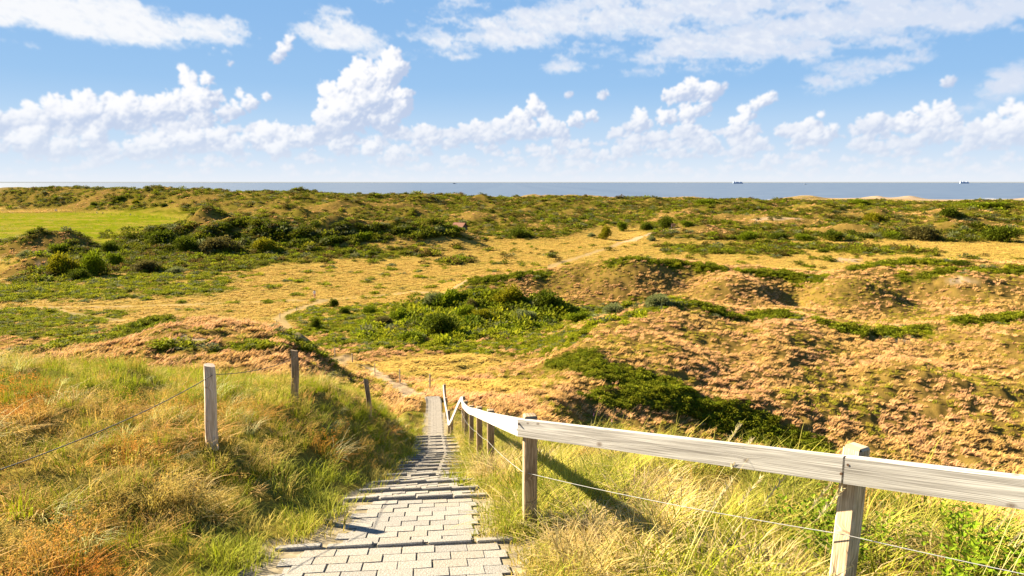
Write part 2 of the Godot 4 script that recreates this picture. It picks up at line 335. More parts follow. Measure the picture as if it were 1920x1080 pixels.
func lay_land() -> void:
	for n in [[n_big, 11, 3], [n_mid, 12, 3], [n_fine, 13, 3], [n_ridge, 14, 3]]:
		n[0].seed = n[1]
		n[0].noise_type = FastNoiseLite.TYPE_SIMPLEX_SMOOTH
		n[0].frequency = 0.1
		n[0].fractal_octaves = n[2]
		n[0].fractal_type = FastNoiseLite.FRACTAL_FBM
	n_ridge.fractal_type = FastNoiseLite.FRACTAL_RIDGED
	ang.resize(ncol)
	rad.resize(ROWS)
	for c in ncol:
		ang[c] = -HALF + 2.0 * HALF * c / FINE if c <= FINE else HALF + (TAU - 2.0 * HALF) * (c - FINE) / COARSE
	for k in ROWS:
		rad[k] = R0 * pow(R1 / R0, float(k) / (ROWS - 1))
	for w in [hgt, w_green, w_dark, w_pink, w_sand, w_meadow, w_bare]:
		w.resize(ROWS * ncol)
	var curves: Array = []                 # each: angle -> (metres out, height)
	for line: Array in land:
		var pts := PackedVector3Array()
		for v: Vector3 in line:
			var q := ray(v.x, v.y if v.y > 0.0 else 450.0)
			var s := q.x / -q.z
			var y := v.y if v.y < 0.0 else v.z * q.y / -q.z
			pts.append(Vector3(atan(s), v.z, y))
		curves.append(pts)
	var m := curves.size()
	var rr := PackedFloat32Array(); rr.resize(m)
	var yy := PackedFloat32Array(); yy.resize(m)
	var sl := PackedFloat32Array(); sl.resize(m)
	for c in ncol:
		var a := ang[c]
		var lookup := a
		if c > FINE:                        # behind: glide from the right-hand end of each line to the left-hand end
			lookup = lerpf(0.9, -0.9, smoothstep(0.1, 0.9, float(c - FINE) / COARSE))
		for k in m:
			var p: PackedVector3Array = curves[k]
			var i := 0
			while i < p.size() - 2 and lookup > p[i + 1].x:
				i += 1
			var f := clampf((lookup - p[i].x) / (p[i + 1].x - p[i].x), 0.0, 1.0)
			# Catmull-Rom across
			var i0 := maxi(i - 1, 0)
			var i3 := mini(i + 2, p.size() - 1)
			rr[k] = lerpf(p[i].y, p[i + 1].y, f) / cos(lookup)
			var m0 := (p[i + 1].z - p[i0].z) / (p[i + 1].x - p[i0].x) * (p[i + 1].x - p[i].x)
			var m1 := (p[i3].z - p[i].z) / (p[i3].x - p[i].x) * (p[i + 1].x - p[i].x)
			var cub := (2 * f * f * f - 3 * f * f + 1) * p[i].z + (f * f * f - 2 * f * f + f) * m0 + (-2 * f * f * f + 3 * f * f) * p[i + 1].z + (f * f * f - f * f) * m1
			yy[k] = lerpf(cub, lerpf(p[i].z, p[i + 1].z, f), 0.4)
		for k in m:                         # monotone slopes outwards
			if k == 0 or k == m - 1:
				sl[k] = 0.0
			else:
				var d0 := (yy[k] - yy[k - 1]) / (rr[k] - rr[k - 1])
				var d1 := (yy[k + 1] - yy[k]) / (rr[k + 1] - rr[k])
				sl[k] = 0.0 if d0 * d1 <= 0.0 else 2.0 * d0 * d1 / (d0 + d1)
		var seg := 0
		var sa := sin(a)
		var ca := cos(a)
		for k in ROWS:
			var r := rad[k]
			var x := r * sa
			var d := r * ca
			while seg < m - 2 and r > rr[seg + 1]:
				seg += 1
			var y := 0.0
			if r <= rr[0]:
				y = yy[0]
			else:
				var h := rr[seg + 1] - rr[seg]
				var t := minf((r - rr[seg]) / h, 1.0)
				y = (2 * t * t * t - 3 * t * t + 1) * yy[seg] + (t * t * t - 2 * t * t + t) * h * sl[seg] + (-2 * t * t * t + 3 * t * t) * yy[seg + 1] + (t * t * t - t * t) * h * sl[seg + 1]
			var flat := smoothstep(-21.0, -18.0, y)         # the valley floor is smooth, dunes are lumpy
			if r > 24.0:
				if r < 180.0:
					y += (0.15 + 0.85 * flat) * (0.55 * n_mid.get_noise_2d(x * 0.9, d * 0.9) * smoothstep(24.0, 50.0, r))
					y += (0.10 + 0.20 * flat) * n_fine.get_noise_2d(x * 4.5, d * 4.5)
				if r > 100.0 and r < 990.0:
					var k2 := smoothstep(100.0, 260.0, r) * (1.0 - smoothstep(930.0, 985.0, r))
					y += k2 * flat * (1.5 * n_mid.get_noise_2d(x * 0.32, d * 0.32) + 0.55 * n_mid.get_noise_2d(x * 1.1, d * 1.1))
			if r < 46.0:
				var nh := near_hill(x, d, r)
				var e := clampf(0.5 + (nh - y) / 1.2, 0.0, 1.0)
				y = maxf(nh, y) if absf(nh - y) > 0.6 else lerpf(y, nh, e) + 0.3 * e * (1.0 - e)
			hgt[k * ncol + c] = y

# knolls and hollows: where (radians, metres ahead), half sizes across and along, how high
func knoll(a: float, r: float, hw: float, hd: float, h: float) -> void:
	var da := 2.2 * hw / r
	var c0 := clampi(int(column_of(maxf(a - da, -HALF))), 0, FINE)
	var c1 := clampi(int(column_of(minf(a + da, HALF))) + 1, 0, FINE)
	var k0 := clampi(int(row_of(r - 2.2 * hd)), 0, ROWS - 1)
	var k1 := clampi(int(row_of(r + 2.2 * hd)) + 1, 0, ROWS - 1)
	for k in range(k0, k1 + 1):
		for c in range(c0, c1 + 1):
			var u := (ang[c] - a) * r / hw
			var v := (rad[k] - r) / hd
			hgt[k * ncol + c] += h * exp(-u * u - v * v)

func lay_knolls() -> void:
	for m in [[1370, 112, 7, 8, 3.4], [1492, 113, 4.5, 9, -3.4], [1300, 118, 5, 7, -1.8], [1180, 120, 8, 6, 1.4], [1610, 112, 8, 9, 2.4], [1720, 112, 5, 10, -1.8], [1800, 118, 9, 8, 1.8], [1040, 118, 6, 6, -1.2], [1110, 121, 5, 6, -1.0], [1450, 68, 6, 6, 1.3], [1330, 66, 5, 7, -1.1], [1700, 60, 7, 6, 1.2], [1570, 64, 5, 7, -1.2], [1850, 66, 5, 7, -1.0], [1230, 62, 5, 6, 0.8],
			[300, 241, 7, 6, 3.6], [385, 254, 7, 6, 2.6], [345, 238, 6, 6, -2.4], [440, 242, 7, 6, 3.6], [500, 234, 7, 6, 4.0], [560, 246, 6, 7, -2.4], [615, 238, 7, 6, 3.8], [680, 240, 7, 6, 3.4], [650, 250, 5, 6, -1.6], [745, 242, 6, 6, 2.6], [820, 244, 6, 6, 2.2], [400, 230, 6, 5, 1.8], [560, 228, 6, 5, 1.6], [60, 220, 7, 5, 2.0], [130, 222, 6, 5, 1.8], [70, 167, 6, 5, 1.8], [100, 230, 12, 9, 1.0], [380, 262, 12, 9, 1.6], [640, 260, 14, 9, 1.2], [520, 258, 14, 9, 0.8]]:
		var q := ray(m[0], 450)
		var s := q.x / -q.z
		knoll(atan(s), m[1] * sqrt(1.0 + s * s), m[2], m[3], m[4])
	for i in 260:
		var a := rng.randf_range(-0.72, 0.72)
		var r := rng.randf_range(325, 830)
		if r < 640.0 and a < -0.16 and r < 620.0 + a * -20.0 and a < -0.30:
			continue
		var y := sample(hgt, column_of(a), row_of(r))
		if y > -21.6 and y < -5.0:
			var w := rng.randf_range(6, 13) * r / 500.0
			knoll(a, r, w * rng.randf_range(0.8, 1.7), w, (rng.randf_range(1.6, 4.4) if rng.randf() < 0.66 else -2.2) * (0.7 if r > 600.0 else 1.0))
	for i in 110:                          # the uneven skyline
		var a := rng.randf_range(-0.66, 0.66)
		var far := i % 3 == 0
		var r := (rng.randf_range(880, 905) if far else rng.randf_range(575, 640)) / cos(a)
		if far and a < 0.0: continue
		var w := rng.randf_range(6, 15)
		knoll(a, r, w, 12.0, rng.randf_range(0.7, 2.2) if rng.randf() < 0.7 else -1.0)

func height(x: float, z: float) -> float:
	var r := sqrt(x * x + z * z)
	return sample(hgt, column_of(atan2(x, -z)), row_of(r))

func sample(w: PackedFloat32Array, c: float, k: float) -> float:
	var ci := clampi(int(c), 0, ncol - 2)
	var ki := clampi(int(k), 0, ROWS - 2)
	var fc := clampf(c - ci, 0.0, 1.0)
	var fk := clampf(k - ki, 0.0, 1.0)
	var at := ki * ncol + ci
	return lerpf(lerpf(w[at], w[at + 1], fc), lerpf(w[at + ncol], w[at + ncol + 1], fc), fk)

# where the line of sight through a pixel meets the land
func ground_at(px: float, py: float, from := 2.0) -> Vector3:
	var q := ray(px, py)
	q /= Vector2(q.x, q.z).length()
	var c := column_of(atan2(q.x, -q.z))
	var r := from
	while r < 1100.0:
		if r * q.y <= sample(hgt, c, row_of(r)):
			var lo := r / 1.01
			for i in 8:
				var mid := (lo + r) * 0.5
				if mid * q.y <= sample(hgt, c, row_of(mid)):
					r = mid
				else:
					lo = mid
			break
		r *= 1.01
	return Vector3(q.x * r, sample(hgt, c, row_of(r)), q.z * r)

# a patch of one cover: centre, half width and half depth in metres, turned, with a ragged edge
func patch(w: PackedFloat32Array, at: Vector3, hw: float, hd: float, turn := 0.0, strength := 1.0, ragged := 0.5, grain := 1.0) -> void:
	var reach := maxf(hw, hd) * (1.2 + ragged)
	var r := Vector2(at.x, at.z).length()
	var a := atan2(at.x, -at.z)
	var da := asin(minf(reach / r, 0.99))
	var c0 := clampi(int(column_of(maxf(a - da, -HALF))), 0, FINE)
	var c1 := clampi(int(column_of(minf(a + da, HALF))) + 1, 0, FINE)
	var k0 := clampi(int(row_of(maxf(r - reach, R0))), 0, ROWS - 1)
	var k1 := clampi(int(row_of(r + reach)) + 1, 0, ROWS - 1)
	var ct := cos(turn)
	var st := sin(turn)
	var f := grain * 14.0 / (hw + hd)
	for k in range(k0, k1 + 1):
		for c in range(c0, c1 + 1):
			var x := rad[k] * sin(ang[c])
			var z := -rad[k] * cos(ang[c])
			var dx := x - at.x
			var dz := z - at.z
			var u := (dx * ct + dz * st) / hw
			var v := (-dx * st + dz * ct) / hd
			var e := 1.0 - sqrt(u * u + v * v) + ragged * (n_mid.get_noise_2d(x * f, z * f) + 0.5 * n_fine.get_noise_2d(x * f * 3.0, z * f * 3.0))
			if e > 0.0:
				var i := k * ncol + c
				w[i] = lerpf(w[i], strength, clampf(e * 4.0, 0.0, 1.0)) if strength < w[i] or strength <= 0.0 else maxf(w[i], strength * clampf(e * 4.0, 0.0, 1.0))

# the same along a line of pixels on the ground
func strip(w: PackedFloat32Array, line: Array, width: float, strength := 1.0, ragged := 0.35, from := 2.0) -> void:
	for i in line.size() - 1:
		var p := ground_at(line[i].x, line[i].y, from)
		var q := ground_at(line[i + 1].x, line[i + 1].y, from)
		var gap := Vector2(q.x - p.x, q.z - p.z).length()
		var n := clampi(int(gap / (width * 0.6)), 1, 60)
		for j in n:
			var t := (j + 0.5) / n
			var vary := 0.75 + 0.9 * absf(n_mid.get_noise_2d(p.x * 3.0 + j * 7.0, p.z * 3.0)) if width > 1.0 else 1.0
			patch(w, p.lerp(q, t), maxf(width, gap / n * 0.8) * vary, width * vary, atan2(q.z - p.z, q.x - p.x), strength, ragged)

# blob of cover by pixel: px, py, half width in pixels, half height in pixels on the ground
func blob(w: PackedFloat32Array, px: float, py: float, hw: float, hh: float, strength := 1.0, ragged := 0.5, grain := 1.0) -> void:
	var p := ground_at(px, py, 22.0)
	var up := ground_at(px, py - hh, 22.0)
	var down := ground_at(px, py + hh, 22.0)
	var r := Vector2(p.x, p.z).length()
	var lo := Vector2(down.x, down.z).length()
	var hi := Vector2(up.x, up.z).length()
	var hd := clampf(minf(r - lo, hi - r) * 1.0 if minf(r - lo, hi - r) > 0.2 * r * hh / 200.0 else (hi - lo) * 0.5, r * 0.006, r * 0.5)
	patch(w, p, r * hw / FOCAL, hd, -atan2(p.x, -p.z) * -1.0, strength, ragged, grain)

func lay_cover() -> void:
	# what grows by itself: noise and the lie of the land
	for k in ROWS:
		var r := rad[k]
		for c in range(0, ncol):
			var i := k * ncol + c
			var x := r * sin(ang[c])
			var z := -r * cos(ang[c])
			var y := hgt[i]
			if r > 24.0:
				var up := smoothstep(-20.8, -19.0, y)
				var n := n_mid.get_noise_2d(x * 0.5, z * 0.5)
				var n2 := n_mid.get_noise_2d(x * 1.3 + 90.0, z * 1.3)
				w_pink[i] = clampf(up * 1.2, 0.0, 1.0) * (1.0 - smoothstep(170.0, 280.0, r))
				if r > 255.0:
					w_green[i] = clampf(smoothstep(-22.4, -20.8, y) * smoothstep(-0.50, -0.05, n * 0.6 + n2 * 0.7 + 0.10 * n_fine.get_noise_2d(x * 2.0, z * 2.0)), 0.0, 1.0) * (1.0 - smoothstep(800.0, 860.0, r))
					w_dark[i] = w_green[i] * smoothstep(0.05, 0.3, n_mid.get_noise_2d(x * 0.9 - 50.0, z * 0.9))
					var tan_ := smoothstep(0.10, 0.30, n_mid.get_noise_2d(x * 0.55 + 300.0, z * 0.55) + 0.3 * n2)
					w_green[i] *= 1.0 - 0.85 * tan_
					w_dark[i] *= 1.0 - tan_
					w_pink[i] = 0.9 * smoothstep(-21.5, -20.0, y) * tan_
					w_sand[i] = smoothstep(830.0, 880.0, r) * (0.35 + 0.4 * n2)
				else:
					w_green[i] = smoothstep(0.25, 0.5, n2) * 0.5 * (1.0 - up)
			else:
				w_green[i] = 0.5
	# green meadow on the left, far side of the first dunes
	blob(w_meadow, 60, 420, 262, 27, 1.0, 0.12)
	blob(w_meadow, -150, 420, 400, 28, 1.0, 0.12)
	# green ground cover in the valley
	for b in [[90, 545, 240, 24], [260, 500, 170, 26], [420, 490, 160, 22], [330, 545, 100, 12], [560, 478, 120, 14], [700, 480, 110, 10], [60, 610, 120, 26], [120, 645, 110, 10], [30, 590, 60, 14], [850, 490, 40, 7],
			[660, 600, 110, 36], [760, 610, 110, 40], [880, 590, 120, 50], [950, 620, 110, 30], [1040, 595, 90, 26], [600, 590, 60, 16], [980, 650, 90, 22], [700, 640, 90, 22], [830, 645, 110, 20], [900, 640, 100, 26], [1060, 640, 50, 18], [1120, 585, 70, 16], [1200, 572, 50, 10], [1410, 470, 100, 10], [1500, 462, 120, 8], [1640, 470, 100, 8], [1300, 468, 70, 9], [540, 625, 40, 18], [620, 645, 30, 12], [330, 655, 40, 6], [460, 655, 60, 8], [580, 655, 50, 12]]:
		blob(w_green, b[0], b[1], b[2], b[3], 1.0, 0.55, 1.4)
	for b in [[490, 445, 200, 28], [380, 440, 110, 24], [700, 440, 150, 22], [820, 425, 70, 14], [110, 455, 70, 16], [200, 470, 60, 20], [330, 465, 90, 18], [260, 455, 60, 14]]:
		blob(w_green, b[0], b[1], b[2], b[3], 1.0, 0.4, 1.6)
		blob(w_dark, b[0], b[1], b[2], b[3], 1.0, 0.7, 2.0)
	# dark heather on the spurs of the right-hand dunes
	strip(w_green, [Vector2(1090, 620), Vector2(1150, 600), Vector2(1220, 580), Vector2(1280, 566)], 1.8, 1.0, 0.4, 24.0)
	strip(w_dark, [Vector2(1030, 684), Vector2(1060, 676), Vector2(1110, 690), Vector2(1200, 722), Vector2(1300, 764), Vector2(1400, 798), Vector2(1540, 848)], 1.9, 1.0, 0.3, 24.0)
	strip(w_dark, [Vector2(1090, 744), Vector2(1170, 748), Vector2(1260, 752), Vector2(1340, 782)], 1.2, 1.0, 0.3, 24.0)
	for l in [[Vector2(1300, 572), Vector2(1340, 582), Vector2(1385, 598)], [Vector2(1405, 596), Vector2(1470, 592)], [Vector2(1540, 606), Vector2(1612, 625)], [Vector2(1655, 628), Vector2(1735, 618)], [Vector2(1800, 605), Vector2(1860, 602), Vector2(1930, 592)]]:
		strip(w_green, l, 2.0, 1.0, 1.0, 24.0)
		strip(w_dark, l, 1.3, 0.8, 1.0, 24.0)
	for l in [[Vector2(880, 532), Vector2(950, 524), Vector2(1030, 513)], [Vector2(1150, 497), Vector2(1200, 488), Vector2(1270, 496)], [Vector2(1300, 501), Vector2(1350, 505)], [Vector2(1390, 510), Vector2(1470, 516), Vector2(1530, 525)], [Vector2(1600, 507), Vector2(1700, 491), Vector2(1760, 492)], [Vector2(1690, 524), Vector2(1760, 516), Vector2(1830, 510), Vector2(1920, 506)]]:
		strip(w_green, l, 2.3, 1.0, 1.0, 24.0)
		strip(w_dark, l, 1.6, 0.8, 1.0, 24.0)
	blob(w_green, 275, 618, 48, 14, 1.0, 0.4)
	blob(w_dark, 285, 615, 50, 16, 1.0, 0.4)
	# yellow dry grass in the valley; open sand
	for b in [[700, 545, 200, 18], [950, 470, 220, 14], [1100, 462, 120, 9], [450, 560, 160, 8], [200, 570, 180, 6], [800, 690, 170, 30], [900, 720, 150, 24], [1300, 485, 160, 5], [880, 505, 120, 14], [1750, 470, 120, 6], [1600, 480, 140, 5]]:
		blob(w_pink, b[0], b[1], b[2], b[3], 0.0, 0.3)
	for b in [[1480, 596, 26, 7], [1800, 526, 24, 7], [80, 478, 22, 9], [100, 500, 24, 6], [140, 464, 30, 6], [350, 640, 30, 12], [1690, 640, 18, 5], [1590, 488, 26, 5], [1450, 410, 40, 4]]:
		blob(w_sand, b[0], b[1], b[2], b[3], 0.8, 0.5, 1.5)
	blob(w_pink, 160, 395, 300, 5, 0.9, 0.3)
	blob(w_pink, 660, 415, 60, 6, 0.9, 0.5)
	blob(w_pink, 380, 418, 60, 9, 0.9, 0.5)
	# bare heathy tops on the left-hand ridge and humps
	for b in [[385, 412, 56, 10], [645, 413, 50, 8], [725, 417, 40, 6], [90, 460, 95, 16], [50, 502, 64, 16], [350, 430, 24, 6], [560, 428, 26, 5], [800, 425, 24, 4], [455, 436, 26, 8], [330, 446, 22, 7], [600, 432, 26, 7], [690, 428, 22, 6], [500, 416, 24, 5]]:
		blob(w_green, b[0], b[1], b[2], b[3], 0.0, 0.5, 1.5)
		blob(w_dark, b[0], b[1], b[2], b[3], 0.0, 0.5, 1.5)
		blob(w_pink, b[0], b[1], b[2], b[3], 0.9, 0.5, 1.5)
	# tan slopes without scrub among the far dunes
	for b in [[895, 403, 56, 9], [1320, 428, 60, 8], [1270, 402, 40, 6], [1470, 416, 70, 7], [1380, 410, 50, 5], [1740, 400, 50, 6], [1230, 412, 30, 5], [1540, 430, 60, 5], [1860, 420, 50, 5], [1010, 425, 30, 5], [1600, 404, 50, 4], [430, 400, 60, 5], [330, 384, 70, 6], [160, 378, 60, 6], [600, 392, 70, 6], [740, 385, 60, 5]]:
		blob(w_green, b[0], b[1], b[2] * 1.2, b[3] * 1.4, 0.0, 0.6, 1.5)
		blob(w_dark, b[0], b[1], b[2] * 1.2, b[3] * 1.4, 0.0, 0.6, 1.5)
		blob(w_pink, b[0], b[1], b[2] * 1.2, b[3] * 1.4, 0.85, 0.6, 1.5)
	for l in footpaths:
		strip(w_bare, l[0], l[1], 1.0, 0.1, 24.0)
		strip(w_sand, l[0], l[1] * l[2], 0.45 if l[2] < 1.0 else 0.8, 0.7, 24.0)

# the trodden paths of the valley: pixels along the way, half width in metres, how sandy
var footpaths: Array = [
	[[Vector2(775, 742), Vector2(745, 722), Vector2(715, 706), Vector2(690, 690)], 0.75, 1.1],
	[[Vector2(640, 668), Vector2(590, 652), Vector2(555, 630), Vector2(530, 606), Vector2(520, 598), Vector2(545, 584), Vector2(585, 572), Vector2(612, 562), Vector2(700, 556), Vector2(780, 547), Vector2(870, 530)], 1.2, 0.9],
	[[Vector2(612, 562), Vector2(500, 565), Vector2(380, 570), Vector2(240, 575), Vector2(90, 577), Vector2(-60, 580)], 1.3, 0.9],
	[[Vector2(90, 578), Vector2(150, 592), Vector2(230, 602)], 1.1, 0.9],
	[[Vector2(975, 512), Vector2(1040, 496), Vector2(1100, 478), Vector2(1150, 462), Vector2(1175, 452)], 1.6, 0.8],
	[[Vector2(1165, 455), Vector2(1200, 444), Vector2(1240, 434), Vector2(1262, 430)], 2.6, 1.4],
]
func noise_tex(size: int, freq: float, seed_: int, ramp: Array, octaves := 4) -> ImageTexture:
	var n := FastNoiseLite.new()
	n.seed = seed_
	n.frequency = freq
	n.fractal_octaves = octaves
	n.noise_type = FastNoiseLite.TYPE_SIMPLEX_SMOOTH
	var im := n.get_seamless_image(size, size)
	var out := Image.create(size, size, false, Image.FORMAT_RGB8)
	for j in size:
		for i in size:
			var v := im.get_pixel(i, j).r
			var c: Color = ramp[0].lerp(ramp[1], v)
			out.set_pixel(i, j, c)
	return ImageTexture.create_from_image(out)

func build_terrain() -> void:
	lay_land()
	lay_knolls()
	lay_cover()
	var v := PackedVector3Array(); v.resize(ROWS * ncol)
	var col := PackedColorArray(); col.resize(ROWS * ncol)
	for k in ROWS:
		for c in ncol:
			var i := k * ncol + c
			v[i] = Vector3(rad[k] * sin(ang[c]), hgt[i], -rad[k] * cos(ang[c]))
			col[i] = soil(i, rad[k], v[i])
	var nrm := PackedVector3Array(); nrm.resize(ROWS * ncol)
	for k in ROWS:
		for c in ncol:
			var a := v[k * ncol + maxi(c - 1, 0)]
			var b := v[k * ncol + mini(c + 1, ncol - 1)]
			var p := v[maxi(k - 1, 0) * ncol + c]
			var q := v[mini(k + 1, ROWS - 1) * ncol + c]
			var m := (b - a).cross(q - p).normalized()
			nrm[k * ncol + c] = m if m.y > 0.0 else -m
	var idx := PackedInt32Array(); idx.resize((ROWS - 1) * (ncol - 1) * 6)
	var t := 0
	for k in ROWS - 1:
		for c in ncol - 1:
			var i := k * ncol + c
			idx[t] = i; idx[t + 1] = i + ncol; idx[t + 2] = i + 1
			idx[t + 3] = i + 1; idx[t + 4] = i + ncol; idx[t + 5] = i + ncol + 1
			t += 6
	var arr := []
	arr.resize(Mesh.ARRAY_MAX)
	arr[Mesh.ARRAY_VERTEX] = v
	arr[Mesh.ARRAY_NORMAL] = nrm
	arr[Mesh.ARRAY_COLOR] = col
	arr[Mesh.ARRAY_INDEX] = idx
	var me := ArrayMesh.new()
	me.add_surface_from_arrays(Mesh.PRIMITIVE_TRIANGLES, arr)
	var m := StandardMaterial3D.new()
	m.vertex_color_use_as_albedo = true
	m.roughness = 1.0
	m.specular_mode = BaseMaterial3D.SPECULAR_DISABLED
	m.albedo_texture = noise_tex(512, 0.03, 3, [Color(0.55, 0.55, 0.55), Color(1, 1, 1)])
	m.uv1_triplanar = true
	m.uv1_world_triplanar = true
	m.uv1_scale = Vector3(0.6, 0.6, 0.6)
	var o := MeshInstance3D.new()
	o.name = "ground"
	o.mesh = me
	o.material_override = m
	o.set_meta("kind", "structure")
	o.set_meta("label", "rolling dune land of dry grass, scrub and sand")
	add_child(o, true)
	sea()

const DRY := Vector3(0.42, 0.28, 0.07)
const PINK := Vector3(0.205, 0.135, 0.035)
const GREEN := Vector3(0.13, 0.14, 0.008)
const DARK := Vector3(0.085, 0.095, 0.010)
const MEADOW := Vector3(0.175, 0.205, 0.008)
const SANDY := Vector3(0.44, 0.33, 0.22)

func soil(i: int, r: float, p: Vector3) -> Color:
	var c := DRY
	var n := n_mid.get_noise_2d(p.x * 1.7, p.z * 1.7)
	var f := n_fine.get_noise_2d(p.x * 5.0, p.z * 5.0)
	c = c.lerp(DRY * Vector3(0.78, 0.82, 0.8), clampf(0.5 + n, 0.0, 1.0))
	c = c.lerp(PINK * (1.0 + 0.5 * f), w_pink[i])
	c = c.lerp(MEADOW.lerp(DRY, clampf(0.12 + n * 0.9 + 0.8 * n_mid.get_noise_2d(p.x * 0.15, p.z * 0.5), 0.0, 0.45)), w_meadow[i])
	c = c.lerp(GREEN * (0.9 + 0.4 * f), w_green[i] * 0.9)
	c = c.lerp(DARK, w_dark[i] * 0.9)
	if r > 262.0 and w_meadow[i] < 0.3 and w_pink[i] < 0.4:
		c = c.lerp(Vector3(0.15, 0.12, 0.022), 0.8 * smoothstep(-22.6, -21.2, p.y))
	c = c.lerp(SANDY, w_sand[i])
	if r > 960.0:
		c = SANDY
	if r < 26.0:
		c = Vector3(0.24, 0.165, 0.05).lerp(Vector3(0.20, 0.18, 0.03), clampf(0.5 + n, 0.0, 1.0))
		if r < 31.0 and absf(p.x - table(path_x, -p.z)) < table(path_half, -p.z) + 0.08 and p.z < 0.0:
			c = Vector3(0.36, 0.30, 0.20)
	return Color(c.x, c.y, c.z)

func sea() -> void:
	var st := SurfaceTool.new()
	st.begin(Mesh.PRIMITIVE_TRIANGLES)
	var n := 64
	for k in [[600.0, 4000.0], [4000.0, 45000.0]]:
		for i in n:
			var a := TAU * i / n
			var b := TAU * (i + 1) / n
			for q in [[a, 0], [a, 1], [b, 1], [a, 0], [b, 1], [b, 0]]:
				st.set_normal(Vector3.UP)
				st.add_vertex(Vector3(sin(q[0]) * k[q[1]], SEA, -cos(q[0]) * k[q[1]]))
	var m := StandardMaterial3D.new()
	m.albedo_color = Color(0.37, 0.42, 0.48)
	m.roughness = 0.35
	m.metallic_specular = 0.3
	m.albedo_texture = noise_tex(512, 0.02, 21, [Color(0.60, 0.64, 0.72), Color(1, 1, 1)], 5)
	m.uv1_triplanar = true
	m.uv1_world_triplanar = true
	m.uv1_scale = Vector3(0.0006, 0.0006, 0.0035)
	var o := MeshInstance3D.new()
	o.name = "sea"
	o.mesh = st.commit()
	o.material_override = m
	o.set_meta("kind", "structure")
	o.set_meta("label", "blue grey sea along the whole horizon")
	add_child(o, true)

# ---------------------------------------------------------------- small building tools
func thing(called: String, label: String, category: String, at := Vector3.ZERO, turn := 0.0, group := "") -> Node3D:
	var o := Node3D.new()
	o.name = called
	add_child(o, true)
	o.position = at
	o.rotation.y = turn
	meta(o, label, category, group)
	return o

func meta(o: Node, label: String, category := "", group := "", kind := "") -> void:
	if label: o.set_meta("label", label)
	if category: o.set_meta("category", category)
	if group: o.set_meta("group", group)
	if kind: o.set_meta("kind", kind)

func put(called: String, mesh: Mesh, mat: Material, parent: Node = self, at := Transform3D()) -> MeshInstance3D:
	var o := MeshInstance3D.new()
	o.name = called
	o.mesh = mesh
	o.material_override = mat
	o.transform = at
	parent.add_child(o, true)
	return o

func paint(r: float, g: float, b: float, rough := 0.85, tex: Texture2D = null, tri := 0.0) -> StandardMaterial3D:
	var m := StandardMaterial3D.new()
	m.albedo_color = Color(r, g, b).linear_to_srgb()
	m.roughness = rough
	m.metallic_specular = 0.3
	if tex:
		m.albedo_texture = tex
		if tri > 0.0:
			m.uv1_triplanar = true
			m.uv1_scale = Vector3.ONE * tri
	return m

func quad(st: SurfaceTool, a: Vector3, b: Vector3, c: Vector3, d: Vector3, uv := Rect2(0, 0, 1, 1)) -> void:
	# a b c d run clockwise as seen from outside
	var u := [uv.position, Vector2(uv.end.x, uv.position.y), uv.end, Vector2(uv.position.x, uv.end.y)]
	var n := (c - a).cross(b - a).normalized()
	var v := [a, b, c, d]
	for i in [0, 1, 2, 0, 2, 3]:
		st.set_normal(n)
		st.set_uv(u[i])
		st.add_vertex(v[i])

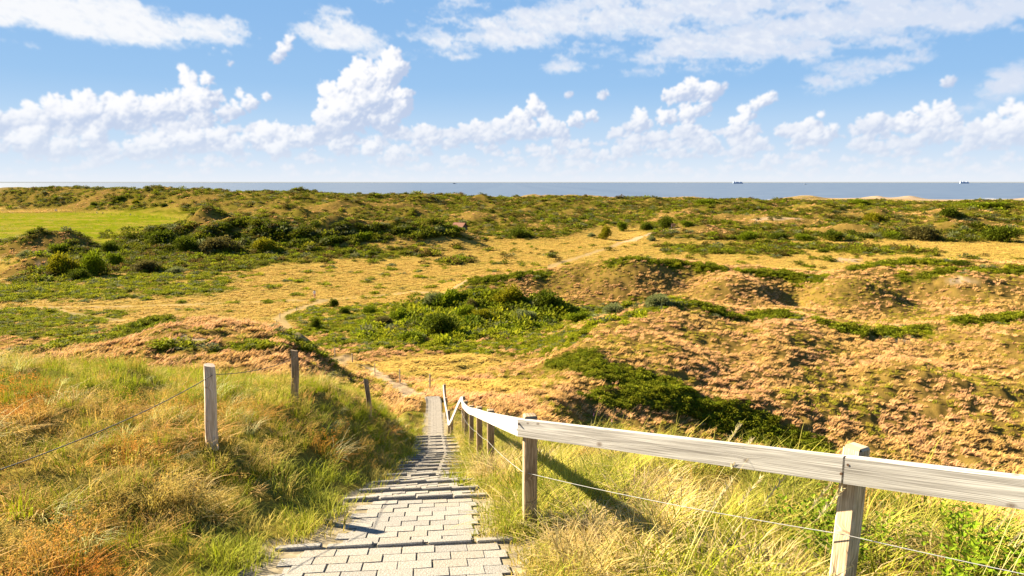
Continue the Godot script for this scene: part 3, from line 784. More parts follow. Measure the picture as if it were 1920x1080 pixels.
# a box with chamfered edges; local centre, half sizes; uv runs along the longest side
func block(st: SurfaceTool, t: Transform3D, h: Vector3, ch := 0.006, taper := 1.0, uv_len := 1.0) -> void:
	var faces := [[Vector3(1, 0, 0), Vector3(0, 1, 0), Vector3(0, 0, 1)], [Vector3(0, 1, 0), Vector3(0, 0, 1), Vector3(1, 0, 0)], [Vector3(0, 0, 1), Vector3(1, 0, 0), Vector3(0, 1, 0)]]
	var long := h.max_axis_index()
	var pt := func(p: Vector3) -> Vector3:
		if taper != 1.0 and p.y > 0.0:
			p.x *= taper
			p.z *= taper
		return t * p
	for f in faces:
		for s: float in [1.0, -1.0]:
			var n: Vector3 = f[0] * s
			var a: Vector3 = f[1]
			var b: Vector3 = f[2]
			if a.max_axis_index() != long and b.max_axis_index() == long:
				var sw := a
				a = b
				b = sw
			var hn := absf(n.dot(h))
			var ha := absf(a.dot(h)) - ch
			var hb := absf(b.dot(h)) - ch
			var o := n * hn
			var p := [o - a * ha - b * hb, o - a * ha + b * hb, o + a * ha + b * hb, o + a * ha - b * hb]
			var v := p.map(func(q: Vector3) -> Vector3: return pt.call(q))
			if n.cross(a).dot(b) < 0.0:
				v.reverse()
			# uv: u along a
			var nn := ((v[2] - v[0]) as Vector3).cross(v[1] - v[0]).normalized()
			if nn.dot(t.basis * n) < 0.0:
				v.reverse()
				nn = -nn
			for i in [0, 1, 2, 0, 2, 3]:
				var lp: Vector3 = t.affine_inverse() * (v[i] as Vector3)
				st.set_normal(nn)
				st.set_uv(Vector2((lp.dot(a) + absf(a.dot(h))) * uv_len + 0.13 * n.x, (lp.dot(b) + absf(b.dot(h))) * 2.2 + 0.37 * n.y + 0.2 * n.z))
				st.add_vertex(v[i])
	# the chamfers along the twelve edges
	for k in 3:
		var e := [Vector3.RIGHT, Vector3.UP, Vector3.BACK]
		var l: Vector3 = e[k]
		var a: Vector3 = e[(k + 1) % 3]
		var b: Vector3 = e[(k + 2) % 3]
		var hl := absf(l.dot(h)) - ch
		var ha := absf(a.dot(h))
		var hb := absf(b.dot(h))
		for sa: float in [1.0, -1.0]:
			for sb: float in [1.0, -1.0]:
				var p := a * sa * ha + b * sb * (hb - ch)
				var q := a * sa * (ha - ch) + b * sb * hb
				var v := [pt.call(p - l * hl), pt.call(q - l * hl), pt.call(q + l * hl), pt.call(p + l * hl)]
				var nn := ((v[2] - v[0]) as Vector3).cross(v[1] - v[0]).normalized()
				if nn.dot(t.basis * (a * sa + b * sb)) < 0.0:
					v.reverse()
					nn = -nn
				for i in [0, 1, 2, 0, 2, 3]:
					st.set_normal(nn)
					st.set_uv(Vector2((t.affine_inverse() * (v[i] as Vector3))[long] * uv_len, 0.1 * k))
					st.add_vertex(v[i])

func begun() -> SurfaceTool:
	var st := SurfaceTool.new()
	st.begin(Mesh.PRIMITIVE_TRIANGLES)
	return st

# a round tube along points, radius by fraction of the way
func tube(st: SurfaceTool, pts: PackedVector3Array, r0: float, r1: float, sides := 6, bump := 0.0) -> void:
	var rings: Array = []
	var n := pts.size()
	for i in n:
		var dir := (pts[mini(i + 1, n - 1)] - pts[maxi(i - 1, 0)]).normalized()
		var x := dir.cross(Vector3(0.31, 0.2, 0.93) if absf(dir.y) > 0.7 else Vector3.UP).normalized()
		var y := dir.cross(x).normalized()
		var r := lerpf(r0, r1, float(i) / (n - 1))
		var ring := PackedVector3Array()
		for k in sides:
			var a := TAU * k / sides
			var rr := r * (1.0 + bump * n_fine.get_noise_2d(k * 37.0 + pts[0].x * 91.0, i * 11.0 + k))
			ring.append(pts[i] + x * cos(a) * rr + y * sin(a) * rr)
		rings.append(ring)
	for i in n - 1:
		for k in sides:
			var j := (k + 1) % sides
			var v := [rings[i][k], rings[i + 1][k], rings[i + 1][j], rings[i][j]]
			var mid: Vector3 = (v[0] + v[2]) * 0.5 - (pts[i] + pts[i + 1]) * 0.5
			if ((v[2] - v[0]) as Vector3).cross(v[1] - v[0]).dot(mid) < 0.0:
				v.reverse()
			for q in [0, 1, 2, 0, 2, 3]:
				st.set_smooth_group(0 if sides > 5 else -1)
				st.set_uv(Vector2(float(i + (1 if q in [1, 2] else 0)) / (n - 1), float(k) / sides))
				st.add_vertex(v[q])
	for e in [0, n - 1]:
		for k in sides:
			var v := [pts[e], rings[e][k], rings[e][(k + 1) % sides]]
			var out: Vector3 = pts[e] - pts[1 if e == 0 else n - 2]
			if ((v[2] - v[0]) as Vector3).cross(v[1] - v[0]).dot(out) < 0.0:
				v = [v[0], v[2], v[1]]
			st.set_smooth_group(-1)
			for q: Vector3 in v:
				st.set_uv(Vector2(0.5, 0.5))
				st.add_vertex(q)

func done(st: SurfaceTool) -> ArrayMesh:
	st.generate_normals()
	return st.commit()

func wood_tex(seed_: int, dark: Color, pale: Color, knots := 7) -> ImageTexture:
	var w := 768
	var h := 256
	var g := FastNoiseLite.new()
	g.seed = seed_; g.frequency = 1.0; g.fractal_octaves = 3
	var r := RandomNumberGenerator.new()
	r.seed = seed_
	var ks: Array = []
	for i in knots:
		ks.append(Vector3(r.randf(), r.randf(), r.randf_range(0.007, 0.013)))
	var im := Image.create(w, h, false, Image.FORMAT_RGB8)
	for j in h:
		for i in w:
			var u := float(i) / w
			var v := float(j) / h
			var bend := 0.0
			var knot := 0.0
			for k: Vector3 in ks:
				var dx := (u - k.x) * 3.0
				var dy := (v - k.y) * 0.14
				var d := sqrt(dx * dx * 0.5 + dy * dy)
				bend += 0.07 * signf(dy) * exp(-d * d / (k.z * k.z * 9.0)) * (1.0 - exp(-absf(dy) * 400.0))
				if d < k.z * 1.6:
					knot = maxf(knot, (1.0 - d / (k.z * 1.6)) * (0.75 + 0.25 * sin(d * 1500.0)))
			var t := 0.5 + 0.55 * g.get_noise_2d(u * 5.0, (v + bend) * 34.0) + 0.25 * g.get_noise_2d(u * 14.0 + 9.0, (v + bend) * 120.0)
			var crack := smoothstep(0.42, 0.5, g.get_noise_2d(u * 2.2 + 70.0, (v + bend) * 26.0 + 5.0))
			t = t - 0.55 * crack + 0.25 * g.get_noise_2d(u * 3.0 + 30.0, v * 3.0)
			im.set_pixel(i, j, dark.lerp(pale, clampf(t, 0.0, 1.0)).lerp(Color(0.30, 0.22, 0.16), clampf(knot * 0.8, 0.0, 0.75)))
	return ImageTexture.create_from_image(im)

# ---------------------------------------------------------------- the paved stair path
func path_frame(d: float, lift := 0.0) -> Transform3D:
	var x := table(path_x, d)
	var y := table(path_y, d)
	var fwd := Vector3(table(path_x, d + 0.3) - table(path_x, d - 0.3), table(path_y, d + 0.3) - table(path_y, d - 0.3), -0.6).normalized()
	var right := fwd.cross(Vector3.UP).normalized()
	right = (right + Vector3(0, 0, -0.055)).normalized()
	var up := right.cross(fwd).normalized()
	return Transform3D(Basis(right, up, right.cross(up).normalized()), Vector3(x, y + lift, -d))

func paver_mesh(w: float, l: float, k: float) -> ArrayMesh:
	# interlocking concrete paver: the long edges carry a step
	var st := begun()
	var o := [Vector2(-w, -l), Vector2(-0.2 * w, -l), Vector2(0.2 * w, -l + k), Vector2(w, -l + k), Vector2(w, l + k), Vector2(0.2 * w, l + k), Vector2(-0.2 * w, l), Vector2(-w, l)]
	var n := o.size()
	var ch := 0.003
	for i in n:
		var a: Vector2 = o[i]
		var b: Vector2 = o[(i + 1) % n]
		var ai := a * (1.0 - ch / w)
		var bi := b * (1.0 - ch / w)
		quad(st, Vector3(a.x, -0.07, a.y), Vector3(a.x, -ch, a.y), Vector3(b.x, -ch, b.y), Vector3(b.x, -0.07, b.y))
		quad(st, Vector3(a.x, -ch, a.y), Vector3(ai.x, 0, ai.y), Vector3(bi.x, 0, bi.y), Vector3(b.x, -ch, b.y))
		st.set_normal(Vector3.UP)
		for q: Vector2 in [Vector2(0, 0.5 * k), ai, bi]:
			st.set_uv(q * 2.0)
			st.add_vertex(Vector3(q.x, 0, q.y))
	return st.commit()

func build_path() -> void:
	var p := Node3D.new()
	p.name = "path"
	add_child(p, true)
	meta(p, "stepped path of grey concrete pavers going down the dune", "", "", "structure")
	var grit := noise_tex(256, 0.12, 31, [Color(0.50, 0.48, 0.45), Color(1, 1, 1)], 6)
	var tones: Array = []
	for c in [[0.335, 0.325, 0.305], [0.36, 0.345, 0.32], [0.305, 0.298, 0.285], [0.34, 0.318, 0.282]]:
		tones.append(paint(c[0], c[1], c[2], 0.9, grit, 2.6))
	var meshes: Array = []
	for k in [0.006, 0.005, 0.007]:
		meshes.append(paver_mesh(0.1005, 0.0695, k))
	# the kerb stones: one line per step
	var steps := PackedFloat32Array([4.11, 5.40, 5.92, 6.62, 7.50, 8.35, 9.05, 9.75, 10.5, 11.2, 11.9, 12.6, 13.3, 14.0, 14.7, 15.4, 16.0])
	var kerb_meshes: Array = []
	for k in 3:
		var st := begun()
		block(st, Transform3D(), Vector3(0.143 + 0.003 * k, 0.07, 0.038), 0.008)
		kerb_meshes.append(st.commit())
	for i in steps.size():
		var d := steps[i]
		var f := path_frame(d)
		var half := table(path_half, d - 0.02) + (0.0 if i == 0 else 0.07)
		var n := int(round(half * 2.0 / 0.295))
		for j in n:
			var t := f
			t.origin += f.basis.x * ((j + 0.5) / n * 2.0 - 1.0) * half
			t.origin.y = table(path_y, -t.origin.z)
			t.origin += Vector3(0, -0.07 + (-0.003 if i == 0 else 0.010) + rng.randf_range(-0.002, 0.003), rng.randf_range(-0.003, 0.003))
			t.basis = t.basis * Basis(Vector3.UP, rng.randf_range(-0.008, 0.008)) * Basis(Vector3.BACK, rng.randf_range(-0.008, 0.008))
			put("kerb_stone", kerb_meshes[j % 3], tones[rng.randi() % 4], p, t)
	# rows of pavers one by one on the near landings and treads
	var edges := PackedFloat32Array([2.0])
	edges.append_array(steps)
	var rest := begun()
	for i in range(0, edges.size()):
		var from := edges[i] + (0.0 if i == 0 else 0.042)
		var to := (edges[i + 1] - 0.042) if i + 1 < edges.size() else 30.0
		var rows := maxi(1, int(round((to - from) / 0.136)))
		var half := table(path_half, from + 0.1)
		for r in rows:
			var d := lerpf(from, to, (r + 0.5) / rows)
			var f := path_frame(d, -0.012)
			if i >= 1 and i + 1 < edges.size():
				f.origin.y -= 0.035 * (1.0 - (d - from) / (to - from))
			var n := int(half * 2.0 / 0.205)
			for j in n:
				var off := (j + 0.5 + (0.5 if r % 2 else 0.0)) * 0.205 - half + rng.randf_range(-0.003, 0.003)
				if r % 2 and j == n - 1:
					off -= 0.06
				var t := f
				t.origin += f.basis.x * off
				t.origin.y = table(path_y, -t.origin.z) - 0.014
				t.origin += Vector3(0, rng.randf_range(-0.0015, 0.0015) + (-0.012 if absf(off) > half - 0.12 else 0.0), 0)
				t.basis = t.basis * Basis(Vector3.UP, rng.randf_range(-0.012, 0.012)) * Basis(Vector3.RIGHT, rng.randf_range(-0.006, 0.006)) * Basis(Vector3.BACK, rng.randf_range(-0.008, 0.008))
				if d > 2.6 and d < 8.4:
					put("paver", meshes[rng.randi() % 3], tones[rng.randi() % 4], p, t)
				elif d >= 8.4:
					rest.append_from(meshes[j % 3], 0, t)
	var o := put("far_pavers", rest.commit(), paint(0.31, 0.285, 0.25, 0.9, grit, 2.6), p)
	meta(o, "", "", "", "stuff")

# ---------------------------------------------------------------- handrail and wire fences
func wire(st: SurfaceTool, a: Vector3, b: Vector3, sag: float, r: float) -> void:
	var pts := PackedVector3Array()
	var n := 14
	for i in n + 1:
		var t := float(i) / n
		pts.append(a.lerp(b, t) + Vector3(0, -sag * 4.0 * t * (1.0 - t), 0))
	tube(st, pts, r, r, 6)

func build_handrail() -> void:
	var tops: Array[Vector3] = [Vector3(2.93, -0.82, -1.45), Vector3(1.525, -1.17, -2.91), Vector3(0.12, -1.53, -4.37), Vector3(-0.27, -2.83, -8.27), Vector3(-0.504, -3.41, -10.1), Vector3(-0.80, -4.33, -12.9), Vector3(-1.05, -4.89, -14.9), Vector3(-1.21, -5.26, -16.4), Vector3(-1.77, -6.9, -19.2), Vector3(-2.12, -7.55, -22.0), Vector3(-2.46, -7.95, -24.6), Vector3(-2.78, -8.25, -27.3)]
	var rail := thing("handrail", "long weathered wooden handrail on square posts beside the stair path", "handrail", Vector3(0.12, -2.35, -4.37))
	var back := Transform3D(Basis(), -rail.position)
	var boards: Array = []
	for k in 2:
		boards.append(paint(0.60, 0.60, 0.595, 0.8, wood_tex(41 + k, Color(0.50, 0.48, 0.46), Color(1.0, 0.99, 0.975))))
	var postm := paint(0.75, 0.70, 0.62, 0.85, wood_tex(51, Color(0.45, 0.38, 0.30), Color(0.80, 0.73, 0.64), 3))
	var pale_post := paint(1.0, 0.95, 0.87, 0.85, wood_tex(52, Color(0.52, 0.45, 0.37), Color(0.86, 0.80, 0.72), 3))
	var bolt := paint(0.10, 0.06, 0.04, 0.7)
	var galv := paint(0.26, 0.26, 0.26, 0.5)
	var n := tops.size()
	var yaws: Array = []
	for i in n:
		var dir := tops[mini(i + 1, n - 1)] - tops[maxi(i - 1, 0)]
		if i == 2: dir = Vector3(0.04, 0, -1.0) * 0.5 + (tops[3] - tops[2]).normalized() * 0.5 + (tops[2] - tops[1]).normalized() * 0.25
		if i < 2: dir = tops[2] - tops[1]
		var fl := Vector3(dir.x, 0, dir.z).normalized()
		yaws.append(fl)
	for i in n:
		var fl: Vector3 = yaws[i]
		var side := fl.cross(Vector3.UP).normalized()        # to the right of the way down
		var st := begun()
		var b := Basis(side, Vector3.UP, -fl)
		if i == 1:
			b = Basis(Vector3.UP, -0.16) * b * Basis(Vector3.BACK, -0.055)
		block(st, Transform3D(b, tops[i] + Vector3(0, -0.62, 0)), Vector3(0.045, 0.62, 0.045), 0.010, 0.97, 0.9)
		var po := put("post", st.commit(), pale_post if i < 2 else postm, rail, back)
		if i < 4:
			for h in [0.055, 0.105]:
				var s2 := begun()
				var at := tops[i] - Vector3(0, h, 0) - side * 0.0845 + fl * (0.012 if h > 0.06 else -0.014)
				tube(s2, PackedVector3Array([at + side * 0.01, at - side * 0.001]), 0.007, 0.006, 8)
				put("bolt", done(s2), bolt, po)
	# boards between posts, fixed to the path side of the posts
	for i in n - 1:
		var sa: Vector3 = (yaws[i] as Vector3).cross(Vector3.UP).normalized()
		var sb: Vector3 = (yaws[i + 1] as Vector3).cross(Vector3.UP).normalized()
		var a := tops[i] - sa * 0.066 - Vector3(0, 0.085, 0)
		var b := tops[i + 1] - sb * 0.066 - Vector3(0, 0.085, 0)
		var ta: Vector3 = (tops[mini(i + 1, n - 1)] - tops[maxi(i - 1, 0)]) if i > 2 else tops[i + 1] - tops[i]
		var tb: Vector3 = (tops[mini(i + 2, n - 1)] - tops[i]) if i > 1 else tops[i + 1] - tops[i]
		var len := a.distance_to(b)
		ta = ta.normalized() * len
		tb = tb.normalized() * len
		var st := begun()
		var segs := 1 if i < 2 else 8
		var prev: Array = []
		for k in segs + 1:
			var t := float(k) / segs
			if i < 2: t = lerpf(-0.02 if i == 0 else 0.0, 1.0, t)
			var c := a.lerp(b, t)
			if i >= 2:
				c = (2 * t * t * t - 3 * t * t + 1) * a + (t * t * t - 2 * t * t + t) * ta + (-2 * t * t * t + 3 * t * t) * b + (t * t * t - t * t) * tb
			var s := sa.lerp(sb, t).normalized() * 0.018
			if i < 2: s = sb * 0.018
			var up := Vector3(0, 0.062, 0)
			var ring := [c - s - up, c - s + up - Vector3(0, 0.006, 0), c - s * 0.7 + up, c + s + up, c + s - up]
			if k > 0:
				for q in 5:
					var u0 := len * (k - 1) / segs * 0.33
					var u1 := len * k / segs * 0.33
					var v0: float = [0.05, 0.95, 0.98, 1.2, 1.6][q]
					var v1: float = [0.93, 0.98, 1.2, 1.6, 2.05][q]
					var w := [prev[q], prev[(q + 1) % 5], ring[(q + 1) % 5], ring[q]]
					var uv := [Vector2(u0, v0), Vector2(u0, v1), Vector2(u1, v1), Vector2(u1, v0)]
					var nn := ((w[2] - w[0]) as Vector3).cross(w[1] - w[0]).normalized()
					var mid: Vector3 = (w[0] + w[2]) * 0.5 - (c + a.lerp(b, t - 0.5 / segs)) * 0.5
					var order := [0, 1, 2, 0, 2, 3]
					if nn.dot(mid - (tb * 0.0)) < 0.0 and nn.dot((w[0] as Vector3) + (w[1] as Vector3) - (prev[0] as Vector3) - (prev[3] as Vector3)) < 0.0:
						order = [0, 2, 1, 0, 3, 2]
						nn = -nn
					for z in order:
						st.set_normal(nn)
						st.set_uv(uv[z] + Vector2(0.31 * i, 0.27 * i))
						st.add_vertex(w[z])
			else:
				quad(st, ring[0], ring[4], ring[3], ring[1], Rect2(0, 0, 0.02, 0.3))
			if k == segs:
				quad(st, ring[0], ring[1], ring[3], ring[4], Rect2(0, 0, 0.02, 0.3))
			prev = ring
		put("rail_board", st.commit(), boards[i % 2], rail, back)
	for i in 8:
		var sa: Vector3 = (yaws[i] as Vector3).cross(Vector3.UP).normalized()
		var sb: Vector3 = (yaws[i + 1] as Vector3).cross(Vector3.UP).normalized()
		var st := begun()
		wire(st, tops[i] - sa * 0.048 - Vector3(0, 0.40, 0), tops[i + 1] - sb * 0.048 - Vector3(0, 0.40, 0), 0.02, 0.0019)
		put("wire", done(st), galv, rail, back)

func split_post(top: Vector3, foot: float, r: float, lean: Vector2, seed_: int) -> ArrayMesh:
	# a cleft post: uneven section, nearly straight, cut off square
	var st := begun()
	var g := RandomNumberGenerator.new()
	g.seed = seed_
	var sides := 9
	var off := PackedFloat32Array()
	for k in sides:
		off.append(g.randf_range(0.80, 1.18))
	var rings: Array = []
	var n := 12
	for i in n + 1:
		var t := float(i) / n
		var c := Vector3(lean.x * t + 0.014 * sin(t * 5.0 + seed_), lerpf(foot, 0.0, t), lean.y * t) + top - Vector3(lean.x, 0, lean.y)
		var ring := PackedVector3Array()
		for k in sides:
			var a := TAU * k / sides
			var rr := r * off[k] * (1.12 - 0.14 * t + 0.06 * sin(t * 11.0 + k * 2.0 + seed_) * (0.4 if k % 3 else 1.0))
			if i == n: rr *= 0.93
			ring.append(c + Vector3(cos(a) * rr, 0.012 * cos(a + seed_) if i == n else 0.0, sin(a) * rr))
		rings.append(ring)
	for i in n:
		for k in sides:
			var j := (k + 1) % sides
			st.set_smooth_group(1)
			var v := [rings[i][k], rings[i + 1][k], rings[i + 1][j], rings[i][j]]
			var uv := [Vector2(i * 0.06, k / 9.0), Vector2(i * 0.06 + 0.06, k / 9.0), Vector2(i * 0.06 + 0.06, (k + 1) / 9.0), Vector2(i * 0.06, (k + 1) / 9.0)]
			for q in [0, 2, 1, 0, 3, 2]:
				st.set_uv(uv[q])
				st.add_vertex(v[q])
	var c := Vector3.ZERO
	for q: Vector3 in rings[n]:
		c += q / sides
	for k in sides:
		st.set_smooth_group(-1)
		for q: Vector3 in [c, rings[n][k], rings[n][(k + 1) % sides]]:
			st.set_uv(Vector2(q.x - c.x, q.z - c.z) * 3.0)
			st.add_vertex(q)
	return done(st)

func build_wire_fence() -> void:
	var f := thing("wire_fence", "cleft wooden posts with one dark wire on the grassy left bank", "fence", Vector3(-2.46, -2.4, -5.3))
	var back := Transform3D(Basis(), -f.position)
	var pale := paint(1.0, 0.95, 0.87, 0.85, wood_tex(61, Color(0.55, 0.48, 0.42), Color(0.90, 0.85, 0.79), 2))
	var grey := paint(0.62, 0.55, 0.46, 0.9, wood_tex(62, Color(0.42, 0.36, 0.30), Color(0.85, 0.79, 0.70), 2))
	var dark := paint(0.035, 0.04, 0.045, 0.6)
	var tops: Array[Vector3] = [Vector3(-2.56, -1.28, -2.95), Vector3(-2.46, -1.46, -5.36), Vector3(-2.6, -1.97, -7.9), Vector3(-2.61, -3.47, -11.8)]
	for i in tops.size():
		var ground := height(tops[i].x, tops[i].z) - 0.3
		var m := split_post(tops[i], ground - tops[i].y, [0.046, 0.044, 0.044, 0.043][i], Vector2([0.0, -0.012, 0.02, -0.06][i], 0.0), 71 + i)
		put("post", m, pale if i < 2 else grey, f, back)
	tops.append(Vector3(-2.75, -4.9, -15.2))
	for i in tops.size() - 1:
		var st := begun()
		var a := tops[i] + Vector3(0.046, -0.075, 0.01)
		var b := tops[i + 1] + Vector3(0.046, -0.075, 0.01)
		wire(st, a, b, 0.05, 0.0030)
		put("wire", done(st), dark, f, back)
	# posts beside the paths in the valley, each standing alone
	var thin := paint(0.30, 0.25, 0.19, 0.9)
	var post := func(px: float, py: float, h: float, r: float, label: String, lean: float) -> void:
		var at := ground_at(px, py, 20.0)
		var t := thing("path_post", label, "post", at, 0.0, "posts beside the valley paths")
		var st := begun()
		tube(st, PackedVector3Array([Vector3(0, -0.3, 0), Vector3(lean * 0.5, h * 0.5, 0), Vector3(lean, h, 0)]), r, r * 0.9, 8, 0.15)
		put("post_body", done(st), thin, t)
	post.call(525, 598, 0.95, 0.06, "dark post on the right edge of the bend in the grassy path", 0.03)
	post.call(519, 611, 0.85, 0.05, "thin post just below the path bend, nearest the spur crest", 0.02)
	post.call(556, 583, 0.7, 0.05, "short post on the path above the bend, below the walker", 0.0)
	post.call(628, 668, 1.0, 0.05, "thin post farthest up the row along the sandy track", 0.03)
	post.call(661, 682, 1.0, 0.06, "stout thin post second from the far end of the row", -0.02)
	post.call(703, 703, 1.05, 0.045, "slim leaning post in the middle of the row along the track", 0.02)
	post.call(750, 718, 1.0, 0.05, "post at the near end of the sandy track bend", 0.0)
	post.call(806, 729, 0.95, 0.05, "pale post just left of the far end of the handrail", 0.02)
	post.call(1228, 433, 1.4, 0.09, "post on the left of the sandy track below the bushes", 0.0)
	post.call(1244, 436, 1.5, 0.09, "post on the right of the sandy track near the notice board", 0.0)

# ---------------------------------------------------------------- people, house, board, ships, flowers
# bones (each: from, to, radius at both ends) joined into one skin: surface nets over a distance field
func skin(bones: Array, cell: float, color_of: Callable) -> ArrayMesh:
	var lo := Vector3.ONE * 1e9
	var hi := -lo
	for b in bones:
		for e in [0, 1]:
			lo = lo.min(b[e] - Vector3.ONE * (b[2 + e] + cell * 2.0))
			hi = hi.max(b[e] + Vector3.ONE * (b[2 + e] + cell * 2.0))
	var n := Vector3i(((hi - lo) / cell).ceil()) + Vector3i.ONE
	var f := PackedFloat32Array(); f.resize(n.x * n.y * n.z)
	for z in n.z:
		for y in n.y:
			for x in n.x:
				var p := lo + Vector3(x, y, z) * cell
				var s := 0.0
				for b in bones:
					var ab: Vector3 = b[1] - b[0]
					var t := clampf((p - b[0]).dot(ab) / maxf(ab.length_squared(), 1e-9), 0.0, 1.0)
					s += exp(-(p.distance_to(b[0] + ab * t) - lerpf(b[2], b[3], t)) * 60.0)
				f[(z * n.y + y) * n.x + x] = -log(s + 1e-30) / 60.0
	var at := {}
	var verts := PackedVector3Array()
	for z in n.z - 1:
		for y in n.y - 1:
			for x in n.x - 1:
				var sum := Vector3.ZERO
				var k := 0
				for e in [[0, 1], [2, 3], [4, 5], [6, 7], [0, 2], [1, 3], [4, 6], [5, 7], [0, 4], [1, 5], [2, 6], [3, 7]]:
					var a := Vector3i(e[0] & 1, (e[0] >> 1) & 1, e[0] >> 2)
					var b := Vector3i(e[1] & 1, (e[1] >> 1) & 1, e[1] >> 2)
					var fa := f[((z + a.z) * n.y + y + a.y) * n.x + x + a.x]
					var fb := f[((z + b.z) * n.y + y + b.y) * n.x + x + b.x]
					if (fa < 0.0) != (fb < 0.0):
						sum += Vector3(a).lerp(Vector3(b), fa / (fa - fb))
						k += 1
				if k:
					at[(z * n.y + y) * n.x + x] = verts.size()
					verts.append(lo + (Vector3(x, y, z) + sum / k) * cell)
	var st := begun()
	st.set_smooth_group(1)
	for z in range(1, n.z - 1):
		for y in range(1, n.y - 1):
			for x in range(1, n.x - 1):
				var i := (z * n.y + y) * n.x + x
				for ax in 3:
					var step: int = [1, n.x, n.x * n.y][ax]
					if (f[i] < 0.0) == (f[i + step] < 0.0):
						continue
					var s1: int = [n.x, n.x * n.y, 1][ax]
					var s2: int = [n.x * n.y, 1, n.x][ax]
					var q := [at[i - s1 - s2], at[i - s2], at[i], at[i - s1]]
					if f[i] < 0.0:
						q.reverse()
					for k in [0, 1, 2, 0, 2, 3]:
						var p := verts[q[k]]
						st.set_color(color_of.call(p))
						st.add_vertex(p)
	return done(st)

func walker(called: String, label: String, at: Vector3, turn: float, top: Color, legs: Color, hair: Color, tall := 1.68, group := "") -> Node3D:
	var t := thing(called, label, "person", at, turn, group)
	var k := tall / 1.7
	var b: Array = []
	var V := func(x: float, y: float, z: float) -> Vector3: return Vector3(x, y, z) * k
	for s: float in [-1.0, 1.0]:
		var st := 0.16 * s
		b.append([V.call(0.09 * s, 0.90, 0), V.call(0.10 * s, 0.50, -st * 0.8), 0.085, 0.06])
		b.append([V.call(0.10 * s, 0.50, -st * 0.8), V.call(0.10 * s, 0.09, -st * 0.9 + 0.07), 0.058, 0.042])
		b.append([V.call(0.10 * s, 0.06, -st * 0.9 + 0.08), V.call(0.11 * s, 0.04, -st * 0.9 - 0.10), 0.045, 0.035])
		b.append([V.call(0.18 * s, 1.38, 0), V.call(0.24 * s, 1.10, st * 0.5), 0.05, 0.042])
		b.append([V.call(0.24 * s, 1.10, st * 0.5), V.call(0.23 * s, 0.86, st * 0.9 - 0.06), 0.040, 0.032])
	b.append([V.call(0, 0.93, 0), V.call(0, 1.15, 0), 0.13, 0.12])
	b.append([V.call(0, 1.15, 0), V.call(0, 1.36, 0), 0.13, 0.14])
	b.append([V.call(-0.12, 1.40, 0), V.call(0.12, 1.40, 0), 0.07, 0.07])
	b.append([V.call(0, 1.42, 0), V.call(0, 1.53, -0.01), 0.055, 0.05])
	b.append([V.call(0, 1.57, -0.01), V.call(0, 1.64, 0.0), 0.085, 0.08])
	var skin_c := Color(0.50, 0.30, 0.21)
	var col := func(p: Vector3) -> Color:
		var y := p.y / k
		if y > 1.60 or (y > 1.50 and p.z > 0.02): return hair
		if y > 1.46: return skin_c
		if absf(p.x) > 0.19 * k and y < 1.12: return skin_c
		if y > 0.90: return top
		if y > 0.09: return legs
		return Color(0.08, 0.07, 0.06)
	var m := StandardMaterial3D.new()
	m.vertex_color_use_as_albedo = true
	m.roughness = 0.85
	put("body", skin(b, 0.036, col), m, t)
	return t

